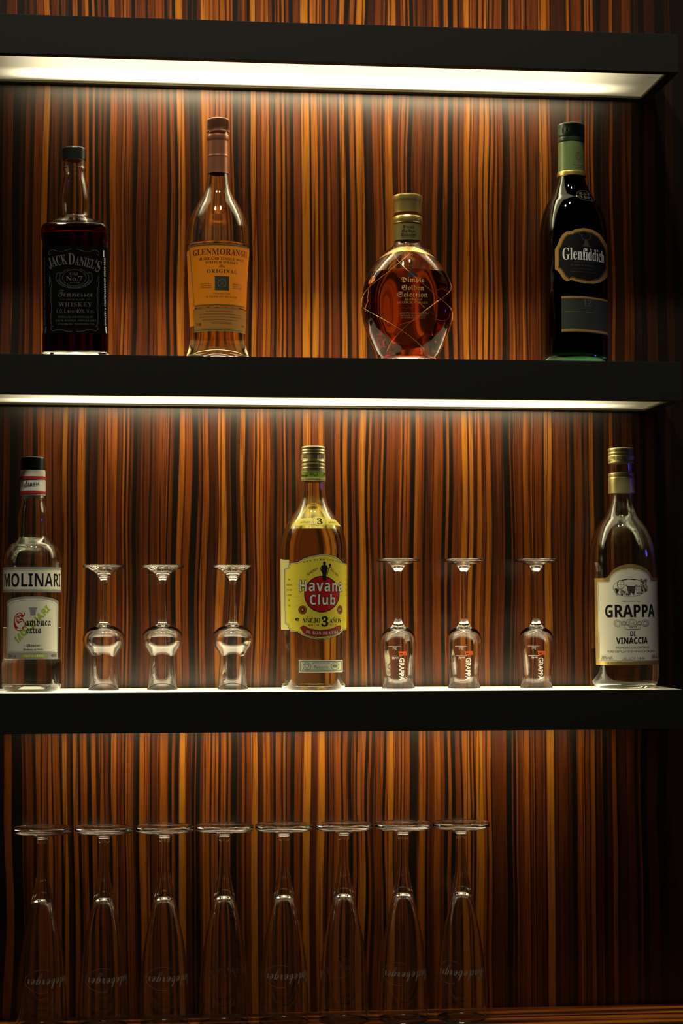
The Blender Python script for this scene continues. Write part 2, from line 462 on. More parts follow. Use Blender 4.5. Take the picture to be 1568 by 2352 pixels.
        if bold:
            for dx, dy in ((bold, 0), (-bold, 0), (0, bold), (0, -bold)):
                s.add(list(zip(Xm+cxs+dx*k, Ym+zc+dy*k)), P, m, layer-0.3, cut)
    def fine(s, x0, x1, y, m, layer=2, w=0.9):
        """a row of print too small to read: word-long dashes"""
        r = random.Random(int(x0*7+y*13)); x = x0
        while x < x1-1:
            e = min(x1, x+r.uniform(2.0, 6.5)); s.line([(x, y), (e, y)], w, m, layer); x = e+0.9
    def done(s, name, label=None):
        o = to_obj(name, s.bm, s.mats, s.b.root)
        if label: o['label'] = label
        return o

# ------------------------------------------------------------------ wall: striped ebony veneer
# figure of the veneer, read at three heights: start, end, darkness (0..1) of each dark streak and start, end, lightness of the pale ones
VA = [
 (3.92, 0, "0 28 95 28 108 45 115 188 95 188 210 60 210 235 85 235 275 40 275 315 70 318 378 25 380 388 70 445 465 85 465 490 40 490 497 60 500 540 35 540 562 90 565 600 40 600 625 60 625 658 95 705 740 90 740 770 40 800 832 95 855 885 90 885 915 35 915 932 80 935 960 35 958 990 95 1052 1060 60 1060 1100 35 1100 1107 70 1130 1140 85 1170 1176 70 1185 1210 40 1210 1245 95 1248 1330 35 1335 1355 90 1355 1410 35 1410 1420 60 1420 1495 20 1500 1532 95 1535 1568 20",
  "390 443 90 660 703 75 770 800 90 990 1050 70"),
 (3.92, 400, "0 28 95 92 135 50 138 178 95 182 218 95 218 250 50 320 330 40 355 360 60 403 412 80 460 475 70 500 512 70 530 575 95 575 600 50 600 612 80 620 626 60 640 655 50 658 688 95 735 748 80 748 790 30 815 822 50 855 865 80 870 880 50 885 912 90 955 970 85 995 1012 85 1012 1040 30 1040 1072 95 1075 1130 30 1132 1142 80 1216 1232 85 1290 1300 85 1335 1375 70 1398 1408 80 1408 1465 30 1468 1488 90 1535 1568 90",
  "30 90 90 255 318 88 690 735 90 790 815 70 822 852 70 912 950 68 972 995 75 1145 1215 92 1235 1288 90 1300 1335 72 1490 1535 92"),
 (3.92, 800, "0 8 60 48 62 90 135 160 95 160 215 60 215 260 15 262 280 40 280 284 60 296 314 90 345 350 20 392 445 60 460 468 70 500 515 75 532 572 97 572 605 40 605 660 30 660 680 50 684 696 85 696 760 40 728 733 50 758 766 60 805 820 50 820 855 85 895 938 97 980 1000 85 1000 1035 35 1088 1098 70 1115 1130 40 1135 1165 30 1164 1172 85 1215 1225 80 1265 1280 85 1305 1322 70 1340 1385 20 1388 1420 95 1420 1450 60 1465 1470 50 1498 1510 85 1510 1568 30",
  "65 130 92 316 345 76 350 392 90 468 500 70 858 893 70 940 980 70 1040 1088 92 1098 1115 75 1180 1215 90 1228 1262 90 1282 1305 72"),
 (4.261, 1200, "20 35 30 36 52 85 52 150 30 150 160 60 180 190 50 240 255 40 272 288 85 288 400 50 400 430 60 455 470 85 470 570 30 572 600 90 620 628 80 648 660 85 688 720 75 720 765 97 765 835 60 835 848 85 880 895 90 895 975 60 975 1060 35 1062 1095 90 1095 1130 75 1130 1195 97 1195 1295 60 1295 1400 97 1400 1460 70 1460 1568 85",
  "0 20 70 55 145 62 160 235 90 430 452 75 660 686 75")]
VB = [
 (3.92, 0, "0 40 70 45 50 80 50 88 50 90 165 99 165 210 75 215 260 50 260 292 30 295 328 90 328 370 10 400 410 50 410 462 25 464 478 90 480 535 30 540 548 80 553 563 90 608 620 70 620 635 30 636 662 95 665 690 40 690 702 85 770 788 50 788 815 95 815 870 55 870 885 80 885 930 35 932 944 85 1000 1005 40 1056 1066 70 1066 1095 40 1095 1110 60 1128 1146 90 1165 1178 85 1178 1198 40 1200 1240 97 1242 1278 60 1278 1350 35 1352 1370 90 1370 1440 40 1440 1480 25 1482 1490 60 1498 1505 80 1518 1535 80 1540 1568 40",
  "370 400 76 565 608 76 702 770 90 945 1000 76 1146 1165 78"),
 (3.92, 400, "0 48 95 98 108 80 108 165 20 165 220 97 220 243 35 243 258 90 275 282 30 310 325 80 325 365 50 368 375 80 382 392 80 460 500 55 505 560 95 560 590 50 585 592 70 638 665 90 668 705 40 708 714 70 728 742 90 805 812 70 824 834 60 862 870 80 870 898 40 898 926 95 930 975 35 972 985 90 1002 1018 90 1018 1052 40 1053 1088 95 1090 1138 25 1138 1160 75 1228 1240 70 1240 1300 30 1350 1420 55 1424 1440 80 1440 1450 30 1494 1514 95 1555 1568 70",
  "50 98 78 395 458 92 595 638 78 745 800 78 835 862 72 985 1002 78 1162 1226 92 1300 1345 75 1515 1552 78"),
 (3.92, 800, "0 25 95 28 60 20 62 80 80 80 95 30 155 182 90 205 232 70 232 280 30 280 295 70 300 303 60 318 345 97 345 410 20 412 460 40 462 468 60 484 500 90 524 530 70 548 565 40 565 602 95 640 645 50 655 684 30 686 704 90 704 765 40 762 772 70 772 850 20 850 880 90 905 940 97 940 1008 20 1008 1016 40 1070 1082 85 1118 1145 60 1190 1196 60 1200 1222 30 1222 1230 80 1276 1292 85 1292 1330 50 1335 1385 35 1386 1445 95 1445 1452 30 1455 1480 80 1488 1498 80 1500 1535 40 1540 1548 70 1550 1568 40",
  "98 152 92 182 205 72 468 484 72 600 640 72 880 903 72 1020 1068 95 1082 1118 95 1148 1190 80 1232 1272 75"),
 (4.261, 1200, "35 42 40 50 70 50 70 78 80 92 104 85 104 168 25 172 180 60 186 204 70 285 298 80 298 312 40 312 320 80 320 415 35 418 432 85 438 445 60 448 465 50 465 498 97 500 580 25 578 600 85 600 630 35 630 642 90 686 710 85 710 745 70 745 795 95 797 830 40 830 840 85 880 892 90 892 940 55 940 970 80 970 1068 45 1070 1110 95 1110 1140 65 1142 1205 98 1205 1290 60 1290 1400 97 1400 1450 70 1450 1568 85",
  "205 282 92 642 686 78 840 878 70")]
VC = [
 (3.92, 0, "0 35 98 108 198 98 205 235 60 240 290 30 290 318 80 388 395 30 412 420 50 460 474 90 492 498 50 535 558 95 600 630 50 630 655 95 697 722 90 735 748 30 783 818 95 860 890 70 930 940 80 945 975 35 975 998 90 1048 1058 60 1060 1110 30 1116 1130 90 1146 1152 70 1182 1188 60 1200 1222 50 1222 1255 95 1318 1330 30 1350 1368 85 1370 1415 40 1425 1440 60 1512 1548 95",
  "560 598 88 655 695 75 750 782 76 1000 1048 80 1130 1145 78 1255 1318 74 1440 1512 66 430 460 74"),
 (3.92, 400, "0 8 30 10 44 95 108 155 50 160 190 95 198 238 95 238 264 40 326 342 70 366 374 80 400 420 85 470 490 80 510 516 50 516 570 95 575 612 65 636 650 80 655 660 70 668 674 60 684 690 60 752 765 90 765 800 45 822 830 50 862 870 70 870 890 40 890 912 95 962 978 90 1002 1016 85 1018 1045 35 1048 1085 95 1090 1140 25 1143 1152 80 1158 1166 70 1233 1245 80 1245 1290 45 1356 1370 60 1375 1395 85 1400 1420 30 1424 1434 80 1440 1450 30 1498 1516 90 1555 1568 60",
  "44 108 95 264 322 80 695 750 94 830 862 78 978 1000 78 1166 1232 95 1300 1355 92 1516 1550 66"),
 (3.92, 800, "0 28 95 28 62 25 65 80 85 152 180 90 205 238 70 240 275 30 278 285 60 290 293 50 300 303 50 311 314 50 318 342 95 415 428 70 430 455 35 474 482 80 500 512 60 520 528 50 538 542 50 552 575 90 575 622 80 622 635 40 697 716 85 718 775 35 740 745 60 825 860 35 862 892 90 922 956 95 958 1000 30 1002 1022 80 1088 1100 80 1118 1132 80 1205 1212 50 1232 1245 80 1280 1293 85 1295 1415 35 1340 1345 50 1418 1468 95 1468 1480 30 1482 1505 90 1525 1532 80 1532 1568 30",
  "80 152 80 365 415 92 458 472 70 485 500 70 640 695 72 780 822 72 892 920 72 1022 1085 92 1100 1118 72 1135 1205 92 1245 1278 76"),
 (4.261, 1200, "5 12 60 62 78 70 88 98 70 112 124 80 126 190 30 192 200 60 206 212 50 216 232 85 306 318 85 318 335 40 336 350 80 350 435 35 436 446 85 446 480 50 480 525 95 528 545 20 600 612 90 612 645 30 650 660 90 705 725 85 725 765 50 778 825 95 825 850 50 850 870 70 912 935 90 935 1000 50 1000 1015 75 1015 1090 40 1090 1125 90 1125 1145 40 1150 1220 97 1220 1325 55 1325 1425 97 1425 1568 70",
  "232 305 100 545 598 76 20 60 66 150 190 66 765 775 70 872 910 68")]
def tones(tab, pxs):
    t = np.full(pxs.shape, 0.68)
    rs = np.random.RandomState(3)
    q = np.where(pxs < 0, -pxs*0.93, np.where(pxs > 1566, 3132-pxs, pxs)); q = np.where(q < 0, -q, q)
    for sc, off, dark, light in tab:
        for s, isd in ((light, 0), (dark, 1)):
            a = list(map(float, s.split()))
            for i in range(0, len(a), 3):
                x0, x1 = off+a[i]/sc, off+a[i+1]/sc; v = a[i+2]/100
                w = 1/(1+np.exp(-(q-x0)/0.32))*1/(1+np.exp((q-x1)/0.32))
                tgt = v if not isd else 0.68*(1-v)**1.15
                t = t*(1-w)+tgt*w
    return t
def build_wall():
    px0, px1 = -560.0, 2120.0
    n = int((px1-px0)/1.15)
    pxs = np.linspace(px0, px1, n)
    X = {}
    for k, py, tab in (('A', 310, VA), ('B', 1020, VB), ('C', 1730, VC)):
        xs = np.array([ray(p, py, D)[0] for p in (0.0, 784.0, 1568.0)])
        c = np.polyfit([0, 784, 1568], xs, 2); X[k] = (np.polyval(c, pxs), tones(tab, pxs))
    grid = np.linspace(X['B'][0][0], X['B'][0][-1], n)
    ton = {k: np.interp(grid, x, t) for k, (x, t) in X.items()}
    zs = []
    def span(a, b, m):
        zs.extend(np.linspace(a, b, m).tolist())
    span(1.05, ZS[1]-0.008, 44); lvl = ['A']*44
    span(ZS[1]-T+0.008, ZS[2]-0.008, 22); lvl += ['B']*22
    span(ZS[2]-T+0.008, -1.25, 34); lvl += ['C']*34
    rs = np.random.RandomState(11)
    ph = rs.rand(12, 3)*6.28
    V = np.zeros((len(zs), n, 3)); Cc = np.zeros((len(zs), n, 4), np.float32); Cc[..., 3] = 1
    zref = {'A': 0.74-0.0, 'B': -0.12, 'C': -0.55}
    zref = {k: ray(784, y, D)[1] for k, y in (('A', 310), ('B', 1020), ('C', 1730))}
    for i, (z, l) in enumerate(zip(zs, lvl)):
        def wob(zz):
            w = np.zeros(n)
            for j in range(6):
                fx, fz = 6+9*j, 5+4.5*j
                w += np.sin(fx*grid+fz*zz+ph[j, 0])*np.sin(fx*0.37*grid+ph[j, 1])*0.0036/(1+0.8*j)
            return w
        V[i, :, 0] = grid+(wob(z)-wob(zref[l]))*0.8; V[i, :, 1] = D; V[i, :, 2] = z
        for c in range(3): Cc[i, :, c] = ton[l]
    idx = np.arange(len(zs)*n).reshape(len(zs), n)
    Fq = np.stack([idx[:-1, :-1], idx[1:, :-1], idx[1:, 1:], idx[:-1, 1:]], -1).reshape(-1, 4)
    me = bpy.data.meshes.new('wall_back')
    me.vertices.add(len(zs)*n); me.vertices.foreach_set('co', V.reshape(-1))
    me.loops.add(Fq.size); me.loops.foreach_set('vertex_index', Fq.reshape(-1).astype(np.int32))
    me.polygons.add(len(Fq)); me.polygons.foreach_set('loop_start', (np.arange(len(Fq))*4).astype(np.int32))
    me.update(); me.validate()
    ca = me.color_attributes.new('veneer_tone', 'FLOAT_COLOR', 'POINT'); ca.data.foreach_set('color', Cc.reshape(-1))
    m = bpy.data.materials.new('macassar_veneer'); m.use_nodes = True; nt = m.node_tree; b = nt.nodes['Principled BSDF']
    at = nt.nodes.new('ShaderNodeAttribute'); at.attribute_name = 'veneer_tone'
    wood_nodes(nt, b, at.outputs['Fac'], (160, 1, 2.2), (900, 1, 14))
    o = link('wall_back', me, [m]); o['kind'] = 'structure'
    return o
def wood_nodes(nt, b, tone, s1, s2):
    tc = nt.nodes.new('ShaderNodeTexCoord')
    def noise(sc, det):
        mp = nt.nodes.new('ShaderNodeMapping'); mp.inputs['Scale'].default_value = sc; nt.links.new(tc.outputs['Object'], mp.inputs[0])
        n = nt.nodes.new('ShaderNodeTexNoise'); n.inputs['Scale'].default_value = 1.0; n.inputs['Detail'].default_value = det
        nt.links.new(mp.outputs[0], n.inputs['Vector']); return n.outputs['Fac']
    def math_(op, a, c):
        n = nt.nodes.new('ShaderNodeMath'); n.operation = op
        for i, v in enumerate((a, c)):
            if isinstance(v, (int, float)): n.inputs[i].default_value = v
            else: nt.links.new(v, n.inputs[i])
        return n.outputs[0]
    n1 = noise(s1, 6); n2 = noise(s2, 3); n3 = noise((s1[0]*0.25, s1[1], s1[2]*1.4), 2)
    var = math_('ADD', math_('MULTIPLY', math_('SUBTRACT', n1, 0.5), 1.0), math_('MULTIPLY', math_('SUBTRACT', n3, 0.5), 0.5))
    pore = nt.nodes.new('ShaderNodeMapRange'); pore.inputs['From Min'].default_value = 0.34; pore.inputs['From Max'].default_value = 0.46
    pore.inputs['To Min'].default_value = 0.62; pore.inputs['To Max'].default_value = 1.0; nt.links.new(n2, pore.inputs['Value'])
    hair = nt.nodes.new('ShaderNodeMapRange'); hair.inputs['From Min'].default_value = 0.60; hair.inputs['From Max'].default_value = 0.65
    hair.inputs['To Min'].default_value = 1.0; hair.inputs['To Max'].default_value = 0.40
    nt.links.new(noise((s1[0]*2.6, s1[1]*(2.6 if s1[1] > 50 else 1), s1[2]*1.1 if s1[2] < 50 else s1[2]*2.6), 2), hair.inputs['Value'])
    t = math_('MULTIPLY', tone, math_('ADD', 1.04, var)); t = math_('MULTIPLY', t, pore.outputs[0]); t = math_('MULTIPLY', t, hair.outputs[0])
    r = nt.nodes.new('ShaderNodeValToRGB'); e = r.color_ramp.elements
    e[0].position = 0.0; e[0].color = (0.0062, 0.0048, 0.0031, 1); e[1].position = 1.0; e[1].color = (0.41, 0.148, 0.011, 1)
    for p, c in ((0.10, (0.0123, 0.0067, 0.0039, 1)), (0.30, (0.0476, 0.0106, 0.0034, 1)), (0.55, (0.1760, 0.0380, 0.0040, 1)), (0.80, (0.3000, 0.0850, 0.0062, 1))):
        k = e.new(p); k.color = c
    nt.links.new(t, r.inputs[0]); nt.links.new(r.outputs[0], b.inputs['Base Color'])
    b.inputs['Roughness'].default_value = 0.31; b.inputs['Specular IOR Level'].default_value = 0.7
    bp = nt.nodes.new('ShaderNodeBump'); bp.inputs['Strength'].default_value = 0.12; bp.inputs['Distance'].default_value = 0.0003
    nt.links.new(n2, bp.inputs['Height']); nt.links.new(bp.outputs[0], b.inputs['Normal'])
build_wall()
# dark joinery returning along both ends of the veneer and the bench under the last row of glasses
XL, XR = ray(-104, 870, 0)[0], 0.1806
def shelf(i, label):
    z = ZS[i]; x0, x1 = XL, XR
    root = thing('light_shelf', label, 'shelf', ((x0+x1)/2, 0, z-T), 'illuminated wall shelves')
    cx = (x0+x1)/2; hx = (x1-x0)/2; fr = 0.0145; Dp = D-0.0008
    bm = bmesh.new()
    # casing: front and end fascias and a solid core, recessed above and below for the diffusers
    box(bm, -hx, hx, 0.0, fr, 0.0, T, 0, 0.0006); box(bm, -hx, -hx+fr, fr, Dp, 0.0, T, 0, 0.0006); box(bm, hx-fr, hx, fr, Dp, 0.0, T, 0, 0.0006)
    box(bm, -hx+fr, hx-fr, Dp-0.010, Dp, 0.0, T, 0, 0.0006)
    to_obj('casing', bm, [MT['liner']], root)
    bm = bmesh.new()                                     # bare metal frame holding the lower diffuser
    w = 0.004; zb, zt = 0.0012, 0.012
    box(bm, -hx+fr, hx-fr, fr, fr+0.0006, zb, zt); box(bm, -hx+fr, hx-fr, Dp-0.010-w, Dp-0.010, zb, zt)
    box(bm, hx-fr-0.002, hx-fr, fr, Dp-0.010, zb, zt); box(bm, -hx+fr, -hx+fr+0.002, fr, Dp-0.010, zb, zt)
    to_obj('frame', bm, [MT['frame']], root)
    bm = bmesh.new(); box(bm, -hx+fr, hx-fr, fr, Dp-0.010, 0.0035, 0.006)
    to_obj('diffuser', bm, [lit_panel('lit_diffuser', LAMP_DOWN[i], -hx+fr, hx-fr, fr, Dp-0.010)], root)['label'] = 'glowing warm white panel under the shelf'
    bm = bmesh.new(); box(bm, -hx+0.0012, hx-0.0012, 0.0012, Dp, T-0.0002, T+0.0)
    bm.free()
    bm = bmesh.new(); box(bm, -hx+fr*0.2, hx-fr*0.2, 0.0030, Dp-0.0102, T-0.004, T+0.00005)
    to_obj('lit_top', bm, [lit_panel('lit_glass_top', LAMP_UP[i], -hx, hx, -0.02, Dp+0.02, (0.62, 0.66, 0.36)[i])], root)['label'] = 'glowing frosted glass top of the shelf'
    return root
shelf(0, 'top black shelf glowing underneath, above the row of whisky bottles')
shelf(1, 'middle black shelf that carries the four whisky bottles')
shelf(2, 'lowest black shelf that carries short stemmed glasses and three clear bottles')
def bench():
    zc = ray(784, 2322, D)[1]
    bm = bmesh.new(); box(bm, -1.7, 1.0, -0.16, D-0.0012, zc-0.03, zc, 0, 0.001)
    m = bpy.data.materials.new('bench_veneer'); m.use_nodes = True; nt = m.node_tree; b = nt.nodes['Principled BSDF']
    tc = nt.nodes.new('ShaderNodeTexCoord'); mp = nt.nodes.new('ShaderNodeMapping'); mp.inputs['Scale'].default_value = (1.2, 55, 55)
    nt.links.new(tc.outputs['Object'], mp.inputs[0]); n = nt.nodes.new('ShaderNodeTexNoise'); n.inputs['Scale'].default_value = 1.0; n.inputs['Detail'].default_value = 5
    nt.links.new(mp.outputs[0], n.inputs['Vector'])
    mr = nt.nodes.new('ShaderNodeMapRange'); mr.inputs['From Min'].default_value = 0.38; mr.inputs['From Max'].default_value = 0.62
    nt.links.new(n.outputs['Fac'], mr.inputs['Value'])
    wood_nodes(nt, b, mr.outputs[0], (2, 160, 160), (14, 900, 900))
    o = to_obj('bench_top', bm, [m]); tag(o, 'dark striped wooden bench top under the tall beer glasses', 'bench')
    return zc
ZBENCH = bench()

# ------------------------------------------------------------------ sections that are not round
def square_sec(z0, z1, n1=7.0):
    """round below/above the shoulder, rounded square in the body; z0 shoulder end, z1 neck start"""
    def f(th, z):
        u = min(1, max(0, (z1-z)/(z1-z0))); u = u*u*(3-2*u); n = 2+(n1-2)*u
        return 1.0/((abs(math.sin(th))**n+abs(math.cos(th))**n)**(1/n))
    return f
def tri_sec(amp, rot, zf):
    def f(th, z): return 1+amp*zf(z)*math.cos(3*(th-rot))
    return f
def sstep(a, b, x):
    u = min(1, max(0, (x-a)/(b-a))); return u*u*(3-2*u)

# ------------------------------------------------------------------ 1. square black-label whiskey bottle
zj = lambda py: ray(174, py, 0.062)[1]-ZS[1]
b = Bottle('whiskey_bottle', 'square whiskey bottle with a black label and black cap on the middle shelf', 174.5, 0.064, 1, 826,
           sec=square_sec(zj(532), zj(500)), tilt=math.radians(-0.8))
b.glass([(71, 840), (75, 832), (76, 815), (76, 780), (75, 772), (74, 767, 0), (74, 564, 0), (76, 558), (76.5, 535), (74, 527), (60, 519), (45, 507), (35, 498), (33.5, 490), (35, 461),
         (31, 430), (25.5, 402), (25, 394, 0), (27, 393), (27, 388), (26.2, 387), (26.2, 368)], MT['clear'], wall=0.0030, base=0.006)
b.fill(519, MT['whisky'])
b.part('cap', [(0, 340.5), (20, 340.5), (26.5, 342), (27.8, 345), (27.6, 366), (27.6, 369.5, 0), (26, 369.5), (0, 369.5)], MT['blackcap'], label='glossy black screw cap')
L = Label(b, 660)
L.poly([(98.5, 767), (250.2, 767), (250.2, 566), (98.5, 566)], MT['blacklabel'], 0)
K = MT['dimink']; G = MT['shadedink']
L.text('JACK', 114, 156, 590, 616, G, 2, 'serif', rot=13, bow=1.5); L.text('D', 159, 173, 583, 609, G, 2, 'serif')
L.text('ANIEL', 174, 219, 594, 615, G, 2, 'serif', rot=-12, bow=1.2); L.text("'S", 218, 232, 598, 625, G, 2, 'serif', rot=-20)
L.arc(172, 639, 26.5, 18.5, 0.9, K); L.arc(172, 639, 33, 21, 0.8, K, a0=155, a1=385); L.arc(172, 640, 41, 23, 0.9, K, a0=160, a1=380)
for k in range(17):
    a = math.radians(195+k*150/16); L.arc(172+36.5*math.cos(a), 640-21.5*math.sin(a)*1.02, 2.6, 2.2, 0.6, K, n=10)
for sg in (-1, 1): L.line([(172+sg*x, y) for x, y in ((41, 631), (36, 627.5), (28, 629), (20, 622), (12, 619))], 0.9, K)
L.text('Old', 162, 181, 627, 633.5, K, 2, 'serif'); L.text('No.7', 153.5, 190.5, 635.5, 646.5, G, 2, 'serif'); L.text('BRAND', 162, 184, 649, 652, K, 2, 'serif', space=1.3)
L.text('Tennessee', 134, 213, 667, 683, K, 2, 'script', slant=-0.25); L.text('SOUR MASH', 154, 194, 687.5, 690.5, K, 2, 'serif', space=1.2)
L.line([(140, 688.5), (150, 689), ], 0.6, K); L.line([(198, 689), (208, 688.5)], 0.6, K)
L.text('WHISKEY', 136, 211, 695.5, 705.5, K, 2, 'serif', space=1.2); L.text('1,0 Litre 40% Vol.', 132, 217, 711, 722.5, K, 2, 'sans')
L.text('DISTILLED AND BOTTLED BY', 134, 214, 727, 731.5, K, 2, 'serif'); L.text('JACK DANIEL DISTILLERY', 129, 221, 735, 740, K, 2, 'serif'); L.text('LYNCHBURG, TENNESSEE, USA', 133, 217, 743.5, 747.5, K, 2, 'serif')
for sg in (-1, 1):
    c = 171.5
    L.line([(c+sg*x, y) for x, y in ((6, 573), (14, 575), (24, 578.5), (38, 578), (47, 574.5), (54, 577), (57.5, 583), (56, 587), (52, 585))], 0.9, K)
    L.line([(c+sg*x, y) for x, y in ((5, 762.5), (14, 763), (26, 759), (38, 758.5), (48, 761), (53, 757), (52, 750), (47, 751))], 0.9, K)
    L.line([(c+sg*x, y) for x, y in ((55, 633), (56, 650), (53, 668), (51, 680), (54, 690), (51, 705), (52.5, 725), (53, 745), (48, 752))], 0.8, K)
    L.line([(c+sg*x, y) for x, y in ((53, 640), (51, 660), (55, 680), (51.5, 690), (55, 700), (54, 730), (50, 748))], 0.6, K)
wI = MT['whiteink']
L.text('QUALITY & CRAFTSMANSHIP SINCE 1866', 239.4, 243.2, 592, 748, wI, 2, 'sansb', rot=90); L.rect(237.6, 240, 575, 590, wI, 2); L.rect(241, 243.8, 750, 765, wI, 2)
L.text('EVERY DROP MADE IN LYNCHBURG, TENNESSEE', 103.5, 106.5, 592, 747, K, 2, 'sansb', rot=-90); L.rect(106, 108.5, 750, 765, K, 2)
L.done('front_label', 'black label with shade-greyed lettering')

# ------------------------------------------------------------------ 2. tall scotch bottle with orange label
b = Bottle('scotch_bottle', 'tall waisted scotch bottle with an orange label and copper cap on the middle shelf', 499.6, 0.064, 1, 831)
b.glass([(71, 842), (73, 832), (71.5, 819), (67.5, 803), (65, 792), (63.3, 778), (64, 753), (67, 679), (70, 605), (72.2, 562), (70.8, 531), (65, 506.6), (54, 482), (39.5, 457), (30, 436),
         (25.8, 412), (24.3, 398), (24, 326, 0), (25, 322), (25.3, 312), (25, 303)], MT['clear'], wall=0.0028, base=0.003, punt=0.012)
b.fill(566, MT['scotch'])
b.part('capsule', [(24.0, 400.8), (25.3, 400.8, 0), (25, 398), (24.7, 362, 0), (25.0, 361), (24.7, 360, 0), (24.6, 327), (25.8, 323), (26.2, 317), (25.5, 312.3), (25.1, 312)], MT['copper'], label='copper foil neck capsule')
b.part('cap', [(0, 274.5), (22, 274.5), (25.7, 276), (26.4, 280), (26.4, 302, 0), (26.4, 304.5), (0, 304.5)], MT['copper_cap'], segs=144, ribs=(279, 303, 0.0006), label='ribbed copper cap')
L = Label(b, 640, base_off=0.00012)
L.poly([(431.5, 745), (430.5, 572), (437, 569), (470, 567), (520, 567), (571.5, 571), (567, 705), (445, 705), (445, 745)], MT['orange'], 0)
L.done('wrap_label', 'orange wrap label showing at the left edge')
L = Label(b, 640, base_off=0.00040)
L.poly([(443.5, 703), (445.8, 703), (564.3, 703), (565.5, 680), (568.8, 600), (570.2, 561), (436.6, 561), (438.5, 600), (442.5, 680)], MT['goldlabel'], 0)
L.poly([(446, 699), (563.5, 699), (567.8, 600), (569, 566), (439.5, 566), (441, 600), (444.5, 680)], MT['orange'], 1)
L.line([(440, 563.2), (568, 563.2)], 0.7, MT['ink'], 1); L.line([(447, 700.5), (563, 700.5)], 0.5, MT['ink'], 2)
R_ = MT['brownink']; K = MT['ink']
L.text('GLENMORANGIE', 446, 564.5, 572, 586.5, R_, 2, 'serif'); L.text('HIGHLAND SINGLE MALT', 457, 557, 592.5, 598, K, 2, 'serif', space=1.1)
L.text('SCOTCH WHISKY', 472.5, 544, 601, 606, K, 2, 'serif', space=1.1); L.text('The', 502, 515, 609, 615, R_, 2, 'script')
L.text('ORIGINAL', 475.5, 542.5, 619.5, 627.5, K, 2, 'serif', space=1.25)
L.rect(493, 525.5, 635, 667.5, MT['greylabel'], 2); L.arc(509.2, 651.2, 9, 9, 0.6, MT['goldink'], 3); L.line([(500, 642), (518, 660)], 0.4, MT['goldink'], 3); L.line([(518, 642), (500, 660)], 0.4, MT['goldink'], 3)
for i, (a, c) in enumerate((('DISTILLED', 'PRODUCT'), ('AND MATURED', 'OF SCOTLAND'), ('IN HIGHLANDS', 'SINCE 1843'))):
    L.text(a, 461-(i > 0)*1.5, 484+(i > 0)*1.5, 650.7+i*4.6, 653+i*4.6, R_, 2, 'serif'); L.text(c, 533.5, 553, 650.7+i*4.6, 653+i*4.6, R_, 2, 'serif')
L.text('PERFECTED', 490, 529, 673, 676.2, R_, 2, 'serif', space=1.2); L.text('BY THE SIXTEEN MEN OF TAIN', 472.5, 544, 680, 683.5, R_, 2, 'serif', space=1.1)
L.done('front_label', 'orange front label with gold border')
L = Label(b, 740, base_off=0.00040)
L.poly([(445.8, 761.5), (562.5, 761.5), (563.6, 735), (564.6, 708), (445, 708), (445.6, 735)], MT['goldlabel'], 0)
L.poly([(447.5, 754.5), (561, 754.5), (562.6, 711), (447, 711)], MT['orangegold'], 1)
L.line([(448, 757.5), (561, 757.5)], 0.7, MT['ink'], 1)
for i, (x0, x1) in enumerate(((473, 533), (460, 550), (459, 553), (466, 545))): L.fine(x0, x1, 715.5+i*6.6, R_)
L.text('GLENMORANGIE', 487, 531, 740.4, 744.4, R_, 2, 'serif')
L.text('70cl', 449.5, 456, 740.5, 747, R_, 2, 'sans'); L.text('e', 457, 462.5, 741.5, 748, R_, 2, 'sansb'); L.text('40%', 553, 560, 743, 748, R_, 2, 'sans')
L.done('lower_label', 'small brown and gold lower label')

# ------------------------------------------------------------------ 3. dimpled golden scotch bottle
zd = lambda py: ray(936, py, 0.068)[1]-ZS[1]
def dz_(z): return sstep(zd(575), zd(650), z)*sstep(zd(826), zd(760), z) if z < zd(560) else 0.0
b = Bottle('dimpled_bottle', 'bulbous dimpled bottle of amber scotch with a gold cap and fine wire netting', 936.5, 0.068, 1, 831,
           sec=lambda th, z: 1+0.062*dz_(z)*math.cos(3*(th-math.radians(50)))+0.018*dz_(z)*math.cos(6*(th-math.radians(50))))
b.glass([(64, 842), (67, 832), (70, 818), (83, 790), (94, 763), (100.5, 737), (102.8, 712), (102, 686), (98, 660), (90, 636), (81, 618.6), (70.5, 601.6), (57, 584.6), (42, 572), (33.5, 565), (31, 558),
         (30.5, 548), (30.5, 516), (30.5, 500), (30.5, 488)], MT['clear'], wall=0.0034, base=0.006, n=150, segs=144)
b.fill(632, MT['amber'], segs=144)
b.part('cap', [(0, 450), (30, 450), (33.3, 451.5), (33.8, 455), (33.6, 462), (32.2, 467), (31, 489, 0), (31.2, 491), (0, 491)], MT['gold'], label='gold cap with flared rim')
b.part('capsule', [(30.4, 555), (31.4, 555.5), (31.2, 548), (31.2, 517, 0), (32.8, 513), (33.2, 508), (32.5, 503), (31.3, 500), (30.8, 499)], MT['olivegold'], label='dark gold neck sleeve')
o = b.part('collar', [(31.6, 515.5), (33.3, 513.5), (33.8, 508), (33.1, 502.5), (31.8, 499.5)], MT['gold'])
L = Label(b, 530, base_off=0.0007)
for i, t in enumerate(('Dimple', 'Golden', 'Selection')): L.text(t, 926-i*2, 951+i*2, 518+i*8.5, 525.5+i*8.5, MT['ink'], 1, 'frak')
L.text('BLENDED SCOTCH WHISKY', 924, 953, 544, 546.5, MT['ink'], 1, 'serif'); L.done('sleeve_print')
L = Label(b, 585, base_off=0.00040)
L.poly([(882, 592), (888, 583), (896, 575), (903, 569), (915, 565.5), (934, 564.5), (955, 565.5), (966, 569), (974, 575), (983, 583), (990, 590), (975, 584), (958, 579.5), (934, 577), (911, 579), (896, 584)], MT['goldlabel'], 0, cut=0.0025)
